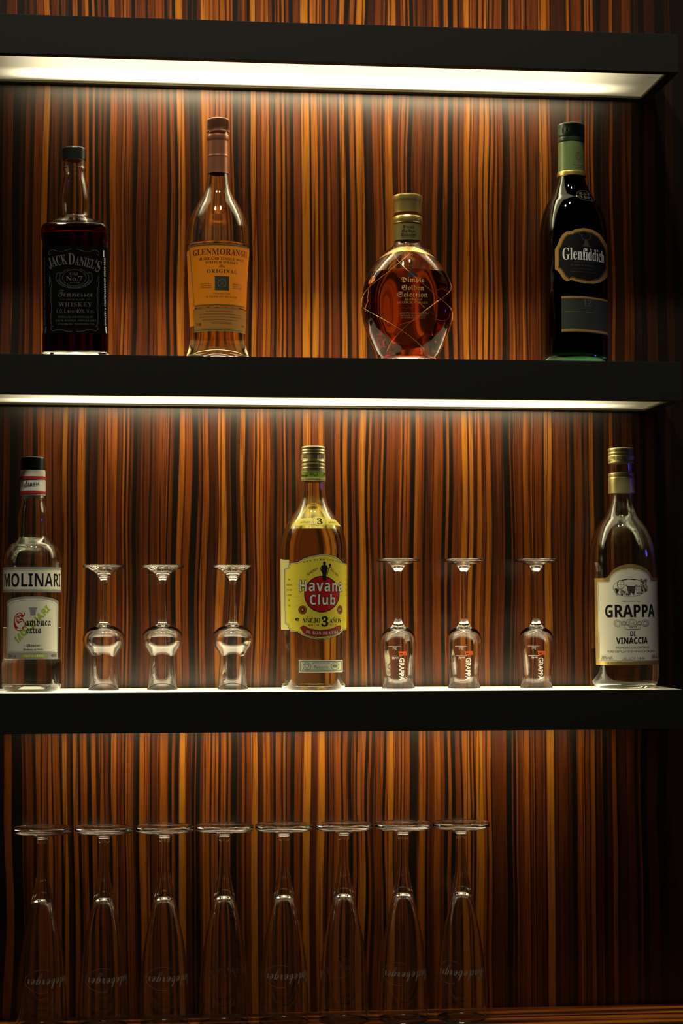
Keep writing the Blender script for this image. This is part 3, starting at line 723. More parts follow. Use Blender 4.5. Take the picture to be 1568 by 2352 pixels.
L.arc(938, 571, 4, 2.6, 0.5, MT['ink']); L.text('Dimple Golden', 903, 930, 569.5, 571.8, MT['ink'], 1, 'script', rot=4); L.text('Selection Dimple', 946, 972, 570, 572.3, MT['ink'], 1, 'script', rot=-5)
L.done('neck_label', 'curved gold label around the shoulder')
L = Label(b, 700, base_off=0.00025)
GI = MT['goldink']
L.poly([(934, 634), (935, 628), (940, 624.5), (943.5, 622.5), (945, 618), (947, 616), (949, 618), (950.5, 622.5), (954, 624.5), (959, 628), (962, 634)], MT['ink'], 0, cut=0.002)
for t, x0, x1, y0, y1 in (('Dimple', 921, 975, 636, 651), ('Golden', 923, 973, 654, 667), ('Selection', 913, 981, 669.5, 683)): L.text(t, x0, x1, y0, y1, GI, 1, 'frak')
L.text('BLENDED', 930, 967, 685.5, 690.5, GI, 1, 'serif', space=1.15); L.text('SCOTCH WHISKY', 914, 981.5, 692.5, 697.5, GI, 1, 'serif', space=1.1)
L.line([(918+i*1.6, 708+3.2*math.sin(i*1.15)*math.cos(i*0.23)-i*0.03) for i in range(38)], 0.5, MT['copper'], 1)
for i, (t, x0, x1) in enumerate((('CARRIES THE MASTER BLENDER’S', 915, 982.5), ('SIGNATURE AS A GUARANTEE', 920, 978), ('OF OUTSTANDING QUALITY', 921, 976))): L.text(t, x0, x1, 718+i*5.2, 721.6+i*5.2, GI, 1, 'serif')
L.done('front_print', 'gold blackletter printing on the glass')
L = Label(b, 715, base_off=0.0003); L.rear = True
L.poly([(892, 678), (890, 700), (892, 720), (900, 742), (912, 757), (926, 766), (948, 774), (966, 766), (982, 754), (997, 738), (1005, 715), (1007, 695), (1003, 676), (988, 680), (990, 692), (990, 710),
        (984, 728), (974, 741), (962, 750), (948, 747), (934, 749), (922, 738), (912, 722), (907, 704), (905, 680)], MT['greenfoil'], 0, cut=0.003)
L.done('back_label', 'dark horseshoe shaped label on the rear face')
# wire netting: thin gold wires crossing between neck and foot
def surf(b, th, z, off):
    r = b.rad(z)*b.sec(th, z)+off; return Vector((r*math.sin(th), -r*math.cos(th), z))
def wire(b, pts, rad=0.00017, mat_=None, name='wire_netting'):
    bm = bmesh.new(); n = 6
    def tube(P):
        rings = []
        for i, p in enumerate(P):
            d = (P[min(i+1, len(P)-1)]-P[max(i-1, 0)]).normalized(); a = d.orthogonal().normalized(); c = d.cross(a)
            if rings: # keep frames aligned
                pa = rings[-1][1]; a = (pa-d*pa.dot(d)).normalized(); c = d.cross(a)
            rings.append(([bm.verts.new(p+rad*(math.cos(6.2832*k/n)*a+math.sin(6.2832*k/n)*c)) for k in range(n)], a))
        for (A, _), (B, _) in zip(rings, rings[1:]):
            for k in range(n): bm.faces.new((A[k], A[(k+1) % n], B[(k+1) % n], B[k])).smooth = True
        bm.faces.new(rings[0][0]); bm.faces.new(rings[-1][0][::-1])
    for P in pts: tube(P)
    return to_obj(name, bm, [mat_ or MT['wire']], b.root)
paths = []
def helix(th0, y0, th1, y1, n=40):
    P = []
    for i in range(n+1):
        u = i/n; P.append(surf(b, math.radians(th0+(th1-th0)*u), zd(y0+(y1-y0)*u), 0.0003))
    return P
for base in (0, 120, 240):
    paths += [helix(base+10, 574, base-85, 700), helix(base-85, 700, base+25, 815), helix(base-50, 574, base+35, 700), helix(base+35, 700, base-50, 815)]
wire(b, paths)

# ------------------------------------------------------------------ 4. dark green three-sided bottle
zg = lambda py: ray(1315, py, 0.064)[1]-ZS[1]
b = Bottle('green_bottle', 'dark green three-sided scotch bottle with a black oval label and green cap', 1314.5, 0.066, 1, 834,
           sec=tri_sec(0.060, math.radians(32+60), lambda z: sstep(zg(425), zg(500), z)))
b.glass([(70, 845), (74, 835), (76, 822), (76, 560), (75.5, 541), (73, 517), (67, 492), (58, 470), (48, 455), (38, 435), (31.5, 415), (29.5, 402), (29, 340), (28, 318)], MT['green'], wall=0.003, base=0.012, n=120)
b.fill(470, MT['darkwhisky'])
b.part('cap', [(0, 287), (27, 287), (29.8, 288.5), (30.5, 292), (30.5, 317, 0), (29.6, 319), (30.4, 322), (30.2, 330, 0), (29, 332), (0, 332)], MT['greencap'], segs=120, ribs=(295, 316, 0.0004), label='dark green ribbed cap')
b.part('capsule', [(29.0, 403), (31.2, 402.5, 0), (30.2, 397), (29.8, 332), (29.2, 329)], MT['greenfoil'], label='green foil neck capsule')
b.part('capsule_band', [(31.0, 409), (32.6, 407.5), (31.8, 399), (30.6, 397.5)], MT['gold'], label='narrow gold band')
L = Label(b, 360, base_off=0.0007)
L.arc(1330, 358, 6, 8, 0.8, MT['copper']); L.line([(1326, 366), (1330, 350), (1334, 366)], 0.8, MT['copper']); L.fine(1319, 1342, 378.5, MT['copper'], 1); L.fine(1323, 1338, 384, MT['copper'], 1, 0.6); L.done('capsule_print')
L = Label(b, 590, base_off=0.00025)
pts = [(1277, 572), (1283, 562), (1288, 550), (1294, 540), (1303, 533), (1313, 533), (1322, 528), (1342, 524), (1362, 526), (1378, 534), (1386, 545), (1396, 560), (1399, 575), (1399, 610), (1394, 622), (1386, 636), (1378, 644), (1362, 650), (1342, 651), (1322, 648), (1313, 644), (1303, 648), (1294, 640), (1288, 629), (1283, 622), (1277, 618)]
L.poly(pts, MT['goldink'], 0, cut=0.003)
cxx, cyy = 1338, 590
L.poly([(cxx+(x-cxx)*0.875, cyy+(y-cyy)*0.90) for x, y in pts], MT['darklabel'], 1, cut=0.003)
L.line([(cxx+(x-cxx)*0.855, cyy+(y-cyy)*0.87) for x, y in pts], 0.5, MT['goldink'], 2, closed=True)
L.text('Glenfiddich', 1294, 1385.5, 570, 598, MT['whiteink'], 2, 'serif')
for t, x0, x1, y in (('SINGLE MALT', 1319, 1362, 600), ('SCOTCH WHISKY', 1312, 1366, 608)): L.text(t, x0, x1, y, y+4.2, MT['dimink'], 2, 'serif')
L.fine(1316, 1362, 618, MT['dimink']); L.fine(1311, 1368, 625, MT['dimink'])
for sg in (-1, 1): L.line([(1346+sg*x, y) for x, y in ((2, 552), (8, 549), (10, 542), (6, 538), (13, 540), (15, 534))], 1.2, MT['dimink'], 2)
L.poly([(1343, 550), (1349, 550), (1351, 560), (1356, 566), (1338, 566), (1342, 560)], MT['dimink'], 2)
L.done('oval_label', 'gold framed black oval label')
L = Label(b, 720, base_off=0.00025)
L.poly([(1290.8, 764), (1393, 764), (1393, 681), (1290.8, 681)], MT['greylabel'], 0)
L.rect(1290.8, 1393, 681.5, 686, MT['goldink'], 1); L.rect(1290.8, 1393, 757, 762, MT['goldink'], 1)
L.text('12', 1338.5, 1356.5, 687.5, 703.5, MT['shadedink'], 1, 'serif'); L.fine(1324, 1368, 710, MT['dimink'], 1)
for i in range(4): L.fine(1298+3*(i % 2), 1368-2*(i % 3), 717+i*7, MT['goldink'] if i == 0 else MT['dimink'], 1, 0.8)
L.done('age_label', 'grey green lower label with gold bands')
L = Label(b, 450, base_off=0.0005)
L.arc(1342, 449.5, 18.5, 13.5, 2.2, MT['green'], 1); L.arc(1342, 449.5, 17.2, 12.2, 0.7, MT['dimink'], 3)
L.text('EST', 1331, 1353, 442, 448, MT['dimink'], 2, 'sansb'); L.text('1887', 1330, 1354, 450.5, 457.5, MT['dimink'], 2, 'sansb'); L.done('embossed_seal')

# ------------------------------------------------------------------ 5. clear liqueur bottle, white label (left end, lowest shelf)
b = Bottle('liqueur_bottle', 'clear liqueur bottle with white labels and black cap, left end of the lowest shelf', 72.3, 0.062, 2, 1587)
b.glass([(60, 1640), (66, 1581), (69.3, 1570), (69.6, 1530), (69, 1521), (67, 1516, 0), (67, 1300), (68.3, 1290), (66, 1276.6), (62, 1264), (54, 1252), (43, 1243), (36.5, 1236), (35, 1225),
         (35, 1202), (33.5, 1178), (29, 1157), (28, 1151), (30, 1148), (30.3, 1143), (28.2, 1139), (27.4, 1135), (27.4, 1090), (27, 1083)], MT['clear'], wall=0.0026, base=0.008)
b.fill(1442, MT['spirit'])
b.part('cap', [(0, 1051), (26, 1051), (28.2, 1052.5), (28.6, 1056), (28.6, 1079, 0), (28.6, 1081, 0), (0, 1081)], MT['blackcap'], label='black screw cap')
b.part('capsule', [(27.6, 1139), (29.6, 1138.5, 0), (29.5, 1125), (28.9, 1084), (28.2, 1081.2), (27.4, 1081.2)], MT['whitefoil'], label='white capsule with red bands')
L = Label(b, 1110, base_off=0.0018)
for y0, y1 in ((1094, 1100.5), (1128, 1134)): L.rect(10, 135, y0, y1, MT['red'], 0); L.rect(10, 135, y1, y1+0.8, MT['ink'], 0)
L.text('Molinari', 47, 86, 1102, 1117, MT['ink'], 1, 'script', rot=6); L.line([(48, 1124), (55, 1119), (66, 1114), (84, 1112)], 0.8, MT['ink'], 1)
L.done('capsule_print', 'red bands and a signature')
L = Label(b, 1330, base_off=0.00025)
L.poly([(5.2, 1360.5), (139.4, 1360.5), (139.4, 1302.5), (5.2, 1302.5)], MT['creamdim'], 0)
L.rect(6.5, 138, 1309, 1355, MT['cream'], 1)
L.line([(8, 1310.5), (136.5, 1310.5)], 0.5, MT['greenink'], 2); L.line([(8, 1353.5), (136.5, 1353.5)], 0.5, MT['greenink'], 2)
L.text('MOLINARI', 9.5, 136, 1317, 1348, MT['ink'], 2, 'sansb', cut=0.004); L.done('name_label', 'white band label with black capitals')
L = Label(b, 1450, base_off=0.00025)
arch = [(73.5-59*math.cos(math.radians(a)), 1385-15.5*math.sin(math.radians(a))**0.9) for a in range(0, 181, 12)]
L.poly([(14.8, 1514.5)]+[(132.3, 1514.5)]+arch[::-1], MT['creamdim'], 0)
arch2 = [(73.5-56*math.cos(math.radians(a)), 1390-15*math.sin(math.radians(a))**0.9) for a in range(0, 181, 12)]
L.poly([(18, 1499)]+[(129.5, 1499)]+arch2[::-1], MT['cream'], 1)
L.line([(20.5, 1497)]+[(73.5+(x-73.5)*0.955, y+3) for x, y in arch2]+[(127, 1497)], 0.5, MT['dimink'], 2, closed=True)
L.text('MOLINARI', 25, 121, 1426, 1441, MT['greenink'], 2, 'sansb', rot=45, bold=0.9)
L.poly([(64, 1395), (85, 1395), (82, 1401), (80, 1414), (69, 1414), (67, 1401)], MT['creamdim'], 2)
for x in (70, 72.5, 75, 77.5): L.line([(x, 1401), (x, 1414)], 0.4, MT['dimink'], 3)
L.text('S', 31.5, 57, 1407, 1449, MT['red'], 3, 'frak'); L.text('ambuca', 57.5, 115, 1420, 1438.5, MT['ink'], 3, 'frak'); L.text('extra', 60, 93, 1441, 1455.5, MT['ink'], 3, 'frak')
L.text('- Liqueur -', 55, 96, 1479, 1487, MT['ink'], 3, 'frak'); L.text('Product of Italy', 53, 98, 1489.5, 1495.5, MT['ink'], 3, 'frak')
L.poly([(47, 1506.5), (51, 1502.5), (101, 1502.5), (104.5, 1506.5), (101, 1511.5), (51, 1511.5)], MT['greenink'], 2)
L.text('IMPORTED', 54, 98.5, 1504.5, 1509.5, MT['cream'], 3, 'sansb', space=1.2); L.text('70cl e', 19, 36, 1503, 1510.5, MT['ink'], 2, 'sans'); L.text('40%', 116, 128, 1503, 1510, MT['ink'], 2, 'sans')
L.done('front_label', 'arched white label with red and black blackletter')

# ------------------------------------------------------------------ 6. pale rum bottle, yellow label (centre of the lowest shelf)
b = Bottle('rum_bottle', 'rum bottle with a yellow label, red disc and gold cap on the lowest shelf', 719.6, 0.062, 2, 1587)
b.glass([(64, 1640), (70, 1582), (73.2, 1574), (73.8, 1560), (74, 1500), (75.4, 1400), (75.8, 1262), (74.3, 1246), (72.3, 1234.5), (67.6, 1219), (60.6, 1204), (51, 1188.6), (42.5, 1176), (34, 1160), (29, 1143),
         (27.2, 1125), (26.8, 1107), (25.5, 1100), (25, 1040)], MT['clear'], wall=0.0025, base=0.006)
b.fill(1217.5, MT['rum'])
b.part('cap', [(0, 1026.5), (25, 1026.5), (27, 1027.5), (27.4, 1030), (26.2, 1033), (27.3, 1036), (26.2, 1039.5), (27.3, 1042.5), (27.4, 1045, 0), (27.6, 1055), (27.6, 1057, 0), (26.6, 1058.5), (27.6, 1061),
               (26.8, 1065, 0), (0, 1065)], MT['palegold'], n=60, segs=110, ribs=(1044, 1056, 0.0004), label='ribbed gold screw cap')
b.part('capsule', [(26.6, 1106.5), (28, 1106, 0), (27.8, 1098), (27.6, 1076), (26.8, 1074), (27.6, 1071), (27, 1066), (26, 1065.5)], MT['palegold'], label='gold lower capsule')
L = Label(b, 1090, base_off=0.0017)
L.rect(600, 840, 1082.5, 1098.5, MT['greenink'], 0); L.rect(600, 840, 1082, 1083, MT['cream'], 1); L.rect(600, 840, 1098, 1099, MT['cream'], 1)
L.text('Havana Club', 693.5, 729, 1086, 1095, MT['ink'], 1, 'script'); L.text('Ha', 737, 746, 1084.5, 1094, MT['ink'], 1, 'script'); L.done('capsule_print', 'yellow green band with script')
L = Label(b, 1197, base_off=0.00040)
Y_ = MT['yellow']; K = MT['ink']
def outl(pts, w, m, l, f=1.0): L.line(pts, w, m, l, closed=True)
nl = [(679.5, 1209), (682, 1197), (684, 1192), (715, 1189.5)]+[(732.5-17*math.cos(math.radians(a)), 1197-13*math.sin(math.radians(a))) for a in range(30, 151, 15)]+[(750, 1190), (770, 1193), (772, 1198), (775, 1208), (750, 1205)]+[(732.5+17*math.cos(math.radians(a)), 1197+13.5*math.sin(math.radians(a))) for a in range(35, 146, 15)]+[(714, 1206)]
L.poly(nl, MT['paleyellow'], 0, cut=0.003); L.poly([(732+(x-732)*0.965, 1198+(y-1198)*0.86) for x, y in nl], Y_, 1, cut=0.003)
L.arc(732.5, 1197, 14, 12, 0.5, K, 2); L.text('3', 727.5, 739, 1190.5, 1204.5, K, 3, 'serif'); L.text('AÑEJO', 691.5, 712.5, 1197, 1202, K, 2, 'serif'); L.text('AÑOS', 751.5, 766, 1196.5, 1202, K, 2, 'serif')
L.done('neck_label', 'small yellow label with a 3')
L = Label(b, 1370, base_off=0.00012)
L.poly([(645.2, 1447), (665, 1447), (665, 1285.5), (655, 1285), (644.6, 1282)], MT['paleyellow'], 0); L.done('back_label', 'pale edge of the back label')
L = Label(b, 1370, base_off=0.00040)
ol = [(654.5, 1306), (662, 1304), (664, 1297), (667, 1293), (684, 1291), (697, 1283), (715, 1277), (735, 1273.5), (752, 1273), (768, 1277), (779, 1284), (786, 1292), (793, 1293), (800, 1296),
      (802, 1306), (802, 1437), (798, 1447), (788, 1449), (780, 1458), (766, 1464), (748, 1469), (733, 1470), (714, 1467), (697, 1461), (683, 1453), (667, 1451), (664, 1446), (662, 1437), (655, 1433)]
cxx, cyy = 727, 1371
def scaled(p, fx, fy): return [(cxx+(x-cxx)*fx, cyy+(y-cyy)*fy) for x, y in p]
L.poly(ol, K, 0, cut=0.003); L.poly(scaled(ol, .985, .99), MT['cream'], 1, cut=0.003); L.poly(scaled(ol, .965, .975), K, 2, cut=0.003); L.poly(scaled(ol, .955, .965), Y_, 3, cut=0.003)
ccx, ccy = 738.5, 1365
OR = mat('ochre_ink', (0.90, 0.50, 0.04), 0.5); MT['ochre'] = OR
for k in range(40):
    a = 2*math.pi*k/40+0.05; r0, r1 = 42, 55+18*((k*7) % 5)/4
    x0, y0, x1, y1 = ccx+r0*0.92*math.cos(a), ccy+r0*math.sin(a), ccx+r1*0.95*math.cos(a), ccy+r1*math.sin(a)
    if 662 < x1 < 792 and 1285 < y1 < 1425: L.line([(x0, y0), (x1, y1)], 0.7, OR, 4)
L.ell(ccx, ccy, 39.5, 42, K, 4); L.ell(ccx, ccy, 37.5, 40, MT['red'], 5)
for t, x0, x1, y0, y1 in (('Havana', 689, 783.5, 1333, 1359), ('Club', 711.5, 768, 1365, 1389.5)):
    L.text(t, x0, x1, y0, y1, K, 6.5, 'sansb', cut=0.004, bold=1.3, space=1.12); L.text(t, x0, x1, y0, y1, MT['cream'], 7.6, 'sansb', cut=0.004, space=1.12)
# standing figure with a key
L.ell(744, 1293.5, 3.4, 3.8, K, 6, 16); L.poly([(738, 1299), (744, 1297), (750, 1299), (751, 1312), (748.5, 1318), (748, 1334), (740.5, 1334), (739.5, 1318), (737.5, 1312)], K, 6)
L.line([(739, 1300), (734.5, 1306), (738, 1312)], 1.8, K, 6); L.line([(749, 1301), (753, 1308), (755.5, 1305)], 1.8, K, 6); L.line([(750.5, 1319), (756.5, 1297)], 1.1, K, 6); L.ell(756.5, 1298, 2.4, 2.8, K, 6, 10); L.line([(753.5, 1302), (759.5, 1303.5)], 1.2, K, 6)
L.text('RON PURO CUBANO', 697, 779, 1290, 1293.5, MT['brownink'], 6, 'serif', bow=6.5, space=1.5)
L.text('FUNDADA', 704, 731, 1310, 1315, K, 6, 'sans', rot=33, space=1.2); L.text('EN 1878', 757, 776, 1313, 1318, K, 6, 'sans', rot=-38, space=1.2)
for x in (695.5, 779): L.ell(x, 1401, 9.5 if x < 700 else 6, 10, MT['brownink'], 5, 24); L.arc(x, 1401, 7 if x < 700 else 4.4, 7.5, 0.5, MT['ochre'], 6, n=20); L.text('R', x-2, x+2, 1398, 1404, MT['ochre'], 6, 'serif')
L.text('AÑEJO', 694.5, 735, 1417, 1431, K, 6, 'serif'); L.text('3', 737.5, 752.5, 1416.5, 1438.5, K, 6, 'serif', bold=0.4); L.text('AÑOS', 755.5, 781, 1418, 1431, K, 6, 'serif')
L.text('RHUM', 708, 732, 1434, 1437.5, MT['red'], 6, 'serif', space=1.4); L.text('RUM', 756.5, 771, 1434, 1437.5, MT['red'], 6, 'serif', space=1.4)
L.poly([(689, 1442), (697, 1436.5), (712, 1444), (733, 1447.5), (757, 1445), (774, 1438), (780.5, 1437), (782, 1444), (779, 1448), (783, 1451), (765, 1459), (735, 1463), (713, 1461), (697, 1455), (693, 1447)], MT['darkred'], 6, cut=0.003)
L.text('EL RON DE CUBA', 703, 774.5, 1447.5, 1454.5, MT['cream'], 7.5, 'serif', bow=-3.5, space=1.2)
for i, t in enumerate(('Ron', 'tradicional', 'elaborado', 'y añejado', 'en', 'Cuba')):
    w = (2.4, 6.2, 6, 5.6, 1.6, 2.6)[i]; L.text(t, 665.5-w, 665.5+w, 1328+i*12, 1333+i*12, MT['brownink'], 6, 'sans'); L.text(t, 793.5-w*.35, 793.5+w*.35, 1328+i*12, 1333+i*12, MT['brownink'], 6, 'sans')
L.text('1L', 669.5, 674, 1419, 1427, OR, 6, 'sans'); L.text('e', 679, 687.5, 1419.5, 1426.5, K, 6, 'sansb'); L.text('40%', 785.5, 791, 1419, 1427, OR, 6, 'sans')
L.done('front_label', 'yellow label with a red disc')
L = Label(b, 1530, base_off=0.00025)
L.rect(687, 785.5, 1516.5, 1545, MT['cream'], 0); L.rect(689, 783.5, 1518.5, 1543, MT['stampgreen'], 1); L.rect(691, 781.5, 1520.5, 1541, MT['cream'], 2)
for x in (705, 768):
    L.ell(x, 1530.5, 9.5, 9, MT['stampgreen'], 3, 24); L.ell(x, 1530.5, 8, 7.6, MT['cream'], 4, 24)
L.poly([(699.5, 1526), (710.5, 1526), (710, 1532), (705, 1536.5), (700, 1532)], MT['stampgreen'], 5); L.poly([(701, 1527.3), (709, 1527.3), (708.7, 1531.5), (705, 1535), (701.3, 1531.5)], MT['cream'], 6)
L.ell(768, 1530.5, 6, 3.8, MT['stampgreen'], 5, 16)
L.text('REPUBLICA DE CUBA', 716.5, 757, 1521.5, 1525.5, MT['stampgreen'], 3, 'serif', space=1.1); L.text('Garantia', 720, 753, 1528, 1536, MT['stampgreen'], 3, 'frak')
for y in (1538.8, 1540.2): L.line([(693, y), (780, y)], 0.4, MT['stampgreen'], 3)
L.done('tax_stamp', 'green and cream tax stamp')

# ------------------------------------------------------------------ 7. clear grappa bottle, cream label (right end, lowest shelf)
b = Bottle('grappa_bottle', 'clear grappa bottle with cream arched label and gold cap, right end of lowest shelf', 1436, 0.066, 2, 1587, tilt=math.radians(-0.7))
b.glass([(50, 1640), (60, 1584), (70, 1572), (74.5, 1562), (76, 1545), (77, 1500), (77, 1310), (76, 1290.5), (71.5, 1252), (64, 1227), (56, 1210), (46, 1196), (38, 1186), (30, 1166), (24.5, 1145),
         (23.5, 1134), (25, 1125), (26, 1085), (25.5, 1066), (25, 1045)], MT['clear'], wall=0.0025, base=0.007)
b.fill(1487, MT['spirit'])
b.part('cap', [(0, 1030), (26.5, 1030), (28.8, 1031.5), (29.2, 1035), (28, 1039), (29, 1043), (28, 1047, 0), (29.3, 1049), (29.3, 1059, 0), (28.2, 1061), (29.2, 1063.5), (28.8, 1065.5, 0), (0, 1065.5)], MT['palegold'], n=60, segs=110,
       ribs=(1048, 1058, 0.0004), label='ribbed pale gold screw cap')
b.part('capsule', [(27, 1134.5), (30.2, 1134, 0), (30, 1112), (29.6, 1099, 0), (28.6, 1097), (29.4, 1094.5), (29.4, 1090), (28.6, 1087.5), (26, 1087)], MT['palegold'], label='loose pale gold ring')
L = Label(b, 1430, base_off=0.00025)
foil = [(1372, 1527.5), (1512, 1527.5), (1512, 1328), (1501, 1327)]+[(1451+48*math.cos(math.radians(a)), 1331-35*math.sin(math.radians(a))) for a in range(8, 173, 12)]+[(1397, 1327), (1372.5, 1327)]
L.poly(foil, MT['goldlabel'], 0)
inn = [(1379.5, 1519), (1509, 1519), (1509, 1336.5), (1497, 1335.5)]+[(1450.5+45*math.cos(math.radians(a)), 1335-29*math.sin(math.radians(a))) for a in range(0, 181, 12)]+[(1402, 1336), (1379, 1336)]
L.poly([(x, y) for x, y in inn], MT['cream'], 1)
cxx, cyy = 1444, 1428
L.line([(cxx+(x-cxx)*.975, cyy+(y-cyy)*.985) for x, y in inn], 0.5, K, 2, closed=True)
# engraving: still, barrels and grapes inside an oval
L.arc(1450, 1350, 37, 20, 0.7, K, 2); L.ell(1430, 1343, 8, 11, K, 2, 24); L.ell(1430, 1343, 6.8, 9.8, MT['cream'], 3, 24); L.line([(1430, 1333), (1430, 1353)], 0.5, K, 4); L.line([(1423, 1343), (1437, 1343)], 0.5, K, 4)
L.line([(1434, 1333), (1447, 1330), (1463, 1332)], 1.5, K, 3); L.ell(1453, 1344.5, 12, 3.2, K, 3, 24); L.ell(1453, 1344.2, 10.5, 2.2, MT['cream'], 4, 24); L.poly([(1443, 1347), (1463, 1347), (1460, 1362), (1446, 1362)], MT['dimink'], 3)
L.rect(1464, 1477, 1346, 1363, K, 3); L.rect(1465, 1476, 1348, 1362, MT['cream'], 4)
for x in (1467.5, 1470.5, 1473.5): L.line([(x, 1348), (x, 1362)], 0.5, K, 5)
rs_ = random.Random(5)
for _ in range(42): L.arc(1480+rs_.uniform(-6, 7), 1340+rs_.uniform(-10, 18), 1.5, 1.5, 0.6, K, 5, n=8)
for _ in range(34): L.arc(1436+rs_.uniform(-18, 22), 1360+rs_.uniform(-4, 6), 1.6, 1.4, 0.6, K, 5, n=8)
for _ in range(10): L.arc(1421+rs_.uniform(-4, 5), 1352+rs_.uniform(-4, 5), 1.6, 1.6, 0.6, K, 5, n=8)
L.text('DISTILLATA IN ITALIA', 1434, 1473, 1380, 1383, K, 2, 'sans'); L.text('GRAPPA', 1395, 1502, 1389, 1418, K, 2, 'sansb', cut=0.004, bold=0.4)
for sg in (-1, 1):
    for rx, dx in ((8, 30), (5, 30), (5, 17), (3, 17), (3.5, 8)): L.arc(1452+sg*dx, 1432, rx, rx, 0.7, K, 2, n=20)
L.arc(1452, 1434, 13, 12, 0.7, K, 2, a0=20, a1=160, n=16); L.line([(1446, 1428), (1452, 1432), (1458, 1428), (1452, 1424), (1446, 1428)], 0.6, K, 2)
L.poly([(1438, 1436), (1470, 1436), (1471, 1441), (1470, 1445.5), (1438, 1445.5), (1437, 1441)], MT['cream'], 3); L.line([(1438, 1436), (1470, 1436), (1471, 1441), (1470, 1445.5), (1438, 1445.5), (1437, 1441)], 0.5, K, 4, closed=True)
L.text('blanca', 1446.5, 1464, 1437, 1443, K, 5, 'sans'); L.text('DI', 1449, 1460, 1450, 1461, K, 2, 'sansb', bold=.3); L.text('VINACCIA', 1418, 1486.5, 1464.5, 1478.5, K, 2, 'sansb', bold=.3)
L.text('METHODO DISCONTINUO', 1417.5, 1489, 1485, 1490, K, 2, 'sans'); L.text('PURO DISTILLATO DI VINACCIA ITALIANA', 1399, 1501, 1494, 1499, K, 2, 'sans')
L.text('38%vol.', 1384.5, 1410, 1505.5, 1514.5, K, 2, 'sans'); L.text('38%vol.', 1494.5, 1508, 1505.5, 1514, K, 2, 'sans'); L.text('LIC. U.T.F. 118 AL', 1432, 1480, 1510, 1515, K, 2, 'sans')
L.done('front_label', 'cream arched label on gold foil')

# ------------------------------------------------------------------ stemware, standing upside down on the rim
def stemware(name, label, cat, group, cx, Y, z0, yb, foot, stem, bowl, inner, segs=72, cxf=None):
    """profiles in pixels from the foot (now on top) down to the rim; the three pieces share their edges"""
    x, _ = ray(cx, yb, Y); k = ray(cx+1, yb, Y)[0]-x
    root = thing(name, label, cat, (x, Y, z0+0.0002), group)
    hh = lambda py: max(0.0, ray(cx, py, Y)[1]-z0)
    cv = lambda pts: [(p[0]*k, hh(p[1]), *p[2:]) for p in pts]
    allp = cv(foot); st = cv(stem); bo = cv(bowl); inn = cv(inner)
    def mk(nm, pts, n):
        p = interp_curve(pts, n); bm = revolve(p, circ, segs); bmesh.ops.reverse_faces(bm, faces=bm.faces)
        o = to_obj(nm, bm, [MT['crystal']], root); return o
    f_ = mk('foot', allp, 46); s_ = mk('stem', st, 40); b_ = mk('bowl', bo+inn, 130)
    return root, k
def dup(root, loc, label=None):
    r = root.copy(); COL.objects.link(r); r.location = loc
    if label: r['label'] = label
    for ch in list(root.children):
        c = ch.copy(); COL.objects.link(c); c.parent = r; c.matrix_parent_inverse = ch.matrix_parent_inverse
    return r
YG = 0.080
def pos(cx, py, z0): return (ray(cx, py, YG)[0], YG, z0+0.0002)
# three onion shaped schnapps glasses
nose, kk = stemware('schnapps_glass', 'upturned bulbous schnapps glass, nearest the white labelled bottle', 'glass', 'bulbous schnapps glasses on the lowest shelf', 237.8, YG, ZS[2], 1585,
    [(0, 1301), (20, 1300.5), (38, 1299.2), (46, 1298.2), (49.3, 1299.3), (49.8, 1301.2), (48.5, 1303.2), (36, 1307.5), (24, 1313.5), (16, 1319.5, 0), (14.5, 1321), (15.0, 1323), (12.5, 1326.5), (8.5, 1332), (7.2, 1336)],
    [(7.2, 1336), (6.6, 1345), (6.7, 1375), (8.0, 1405), (9.3, 1426), (10.5, 1431)],
    [(10.5, 1431), (15, 1435.5), (24, 1438.5), (33, 1443), (43, 1453), (48.3, 1464), (49, 1471), (46, 1481), (38.5, 1491.5), (33, 1500), (30.7, 1508), (31, 1520), (32.5, 1545), (34, 1570), (35.3, 1600, 0)],
    [(34.6, 1600, 0), (33.2, 1570), (31.7, 1545), (30.1, 1520), (29.8, 1508), (32.1, 1500), (37.4, 1491.5), (44.7, 1481), (47.4, 1471), (46.6, 1464), (41.3, 1454.5), (31, 1446), (18, 1442.2), (8, 1441.4), (0, 1441.2)])
dup(nose, pos(372.6, 1585, ZS[2]), 'upturned bulbous schnapps glass, the middle one of the three')
dup(nose, pos(534.5, 1585, ZS[2]), 'upturned bulbous schnapps glass, nearest the yellow labelled rum bottle')
# three tulip glasses with printed lettering
tul, kk = stemware('tulip_glass', 'upturned printed tulip grappa glass, nearest the yellow labelled rum bottle', 'glass', 'tulip grappa glasses on the lowest shelf', 914.6, YG, ZS[2], 1585,
    [(0, 1286.5), (20, 1286), (40, 1284.3), (48, 1283.4), (50.6, 1285), (50.8, 1287.3), (48, 1289.3), (36, 1292), (26, 1294.8), (17, 1298.5, 0), (15.5, 1301), (12.5, 1305), (10.5, 1308.5), (8.2, 1311), (7.2, 1315)],
    [(7.2, 1315), (6.6, 1325), (6.4, 1365), (6.8, 1405), (7.2, 1422), (8.5, 1427)],
    [(8.5, 1427), (12, 1434), (17, 1440), (25, 1444.5), (32, 1450), (37.5, 1460), (40.6, 1474), (41.2, 1485), (40.3, 1500), (38, 1518), (35.5, 1538), (34.5, 1553), (35.2, 1568), (37.3, 1600, 0)],
    [(36.6, 1600, 0), (34.4, 1568), (33.7, 1553), (34.6, 1538), (37.1, 1518), (39.3, 1500), (40.1, 1485), (39.4, 1474), (36.0, 1461), (30, 1452.5), (20, 1447), (9, 1445), (0, 1444.6)])
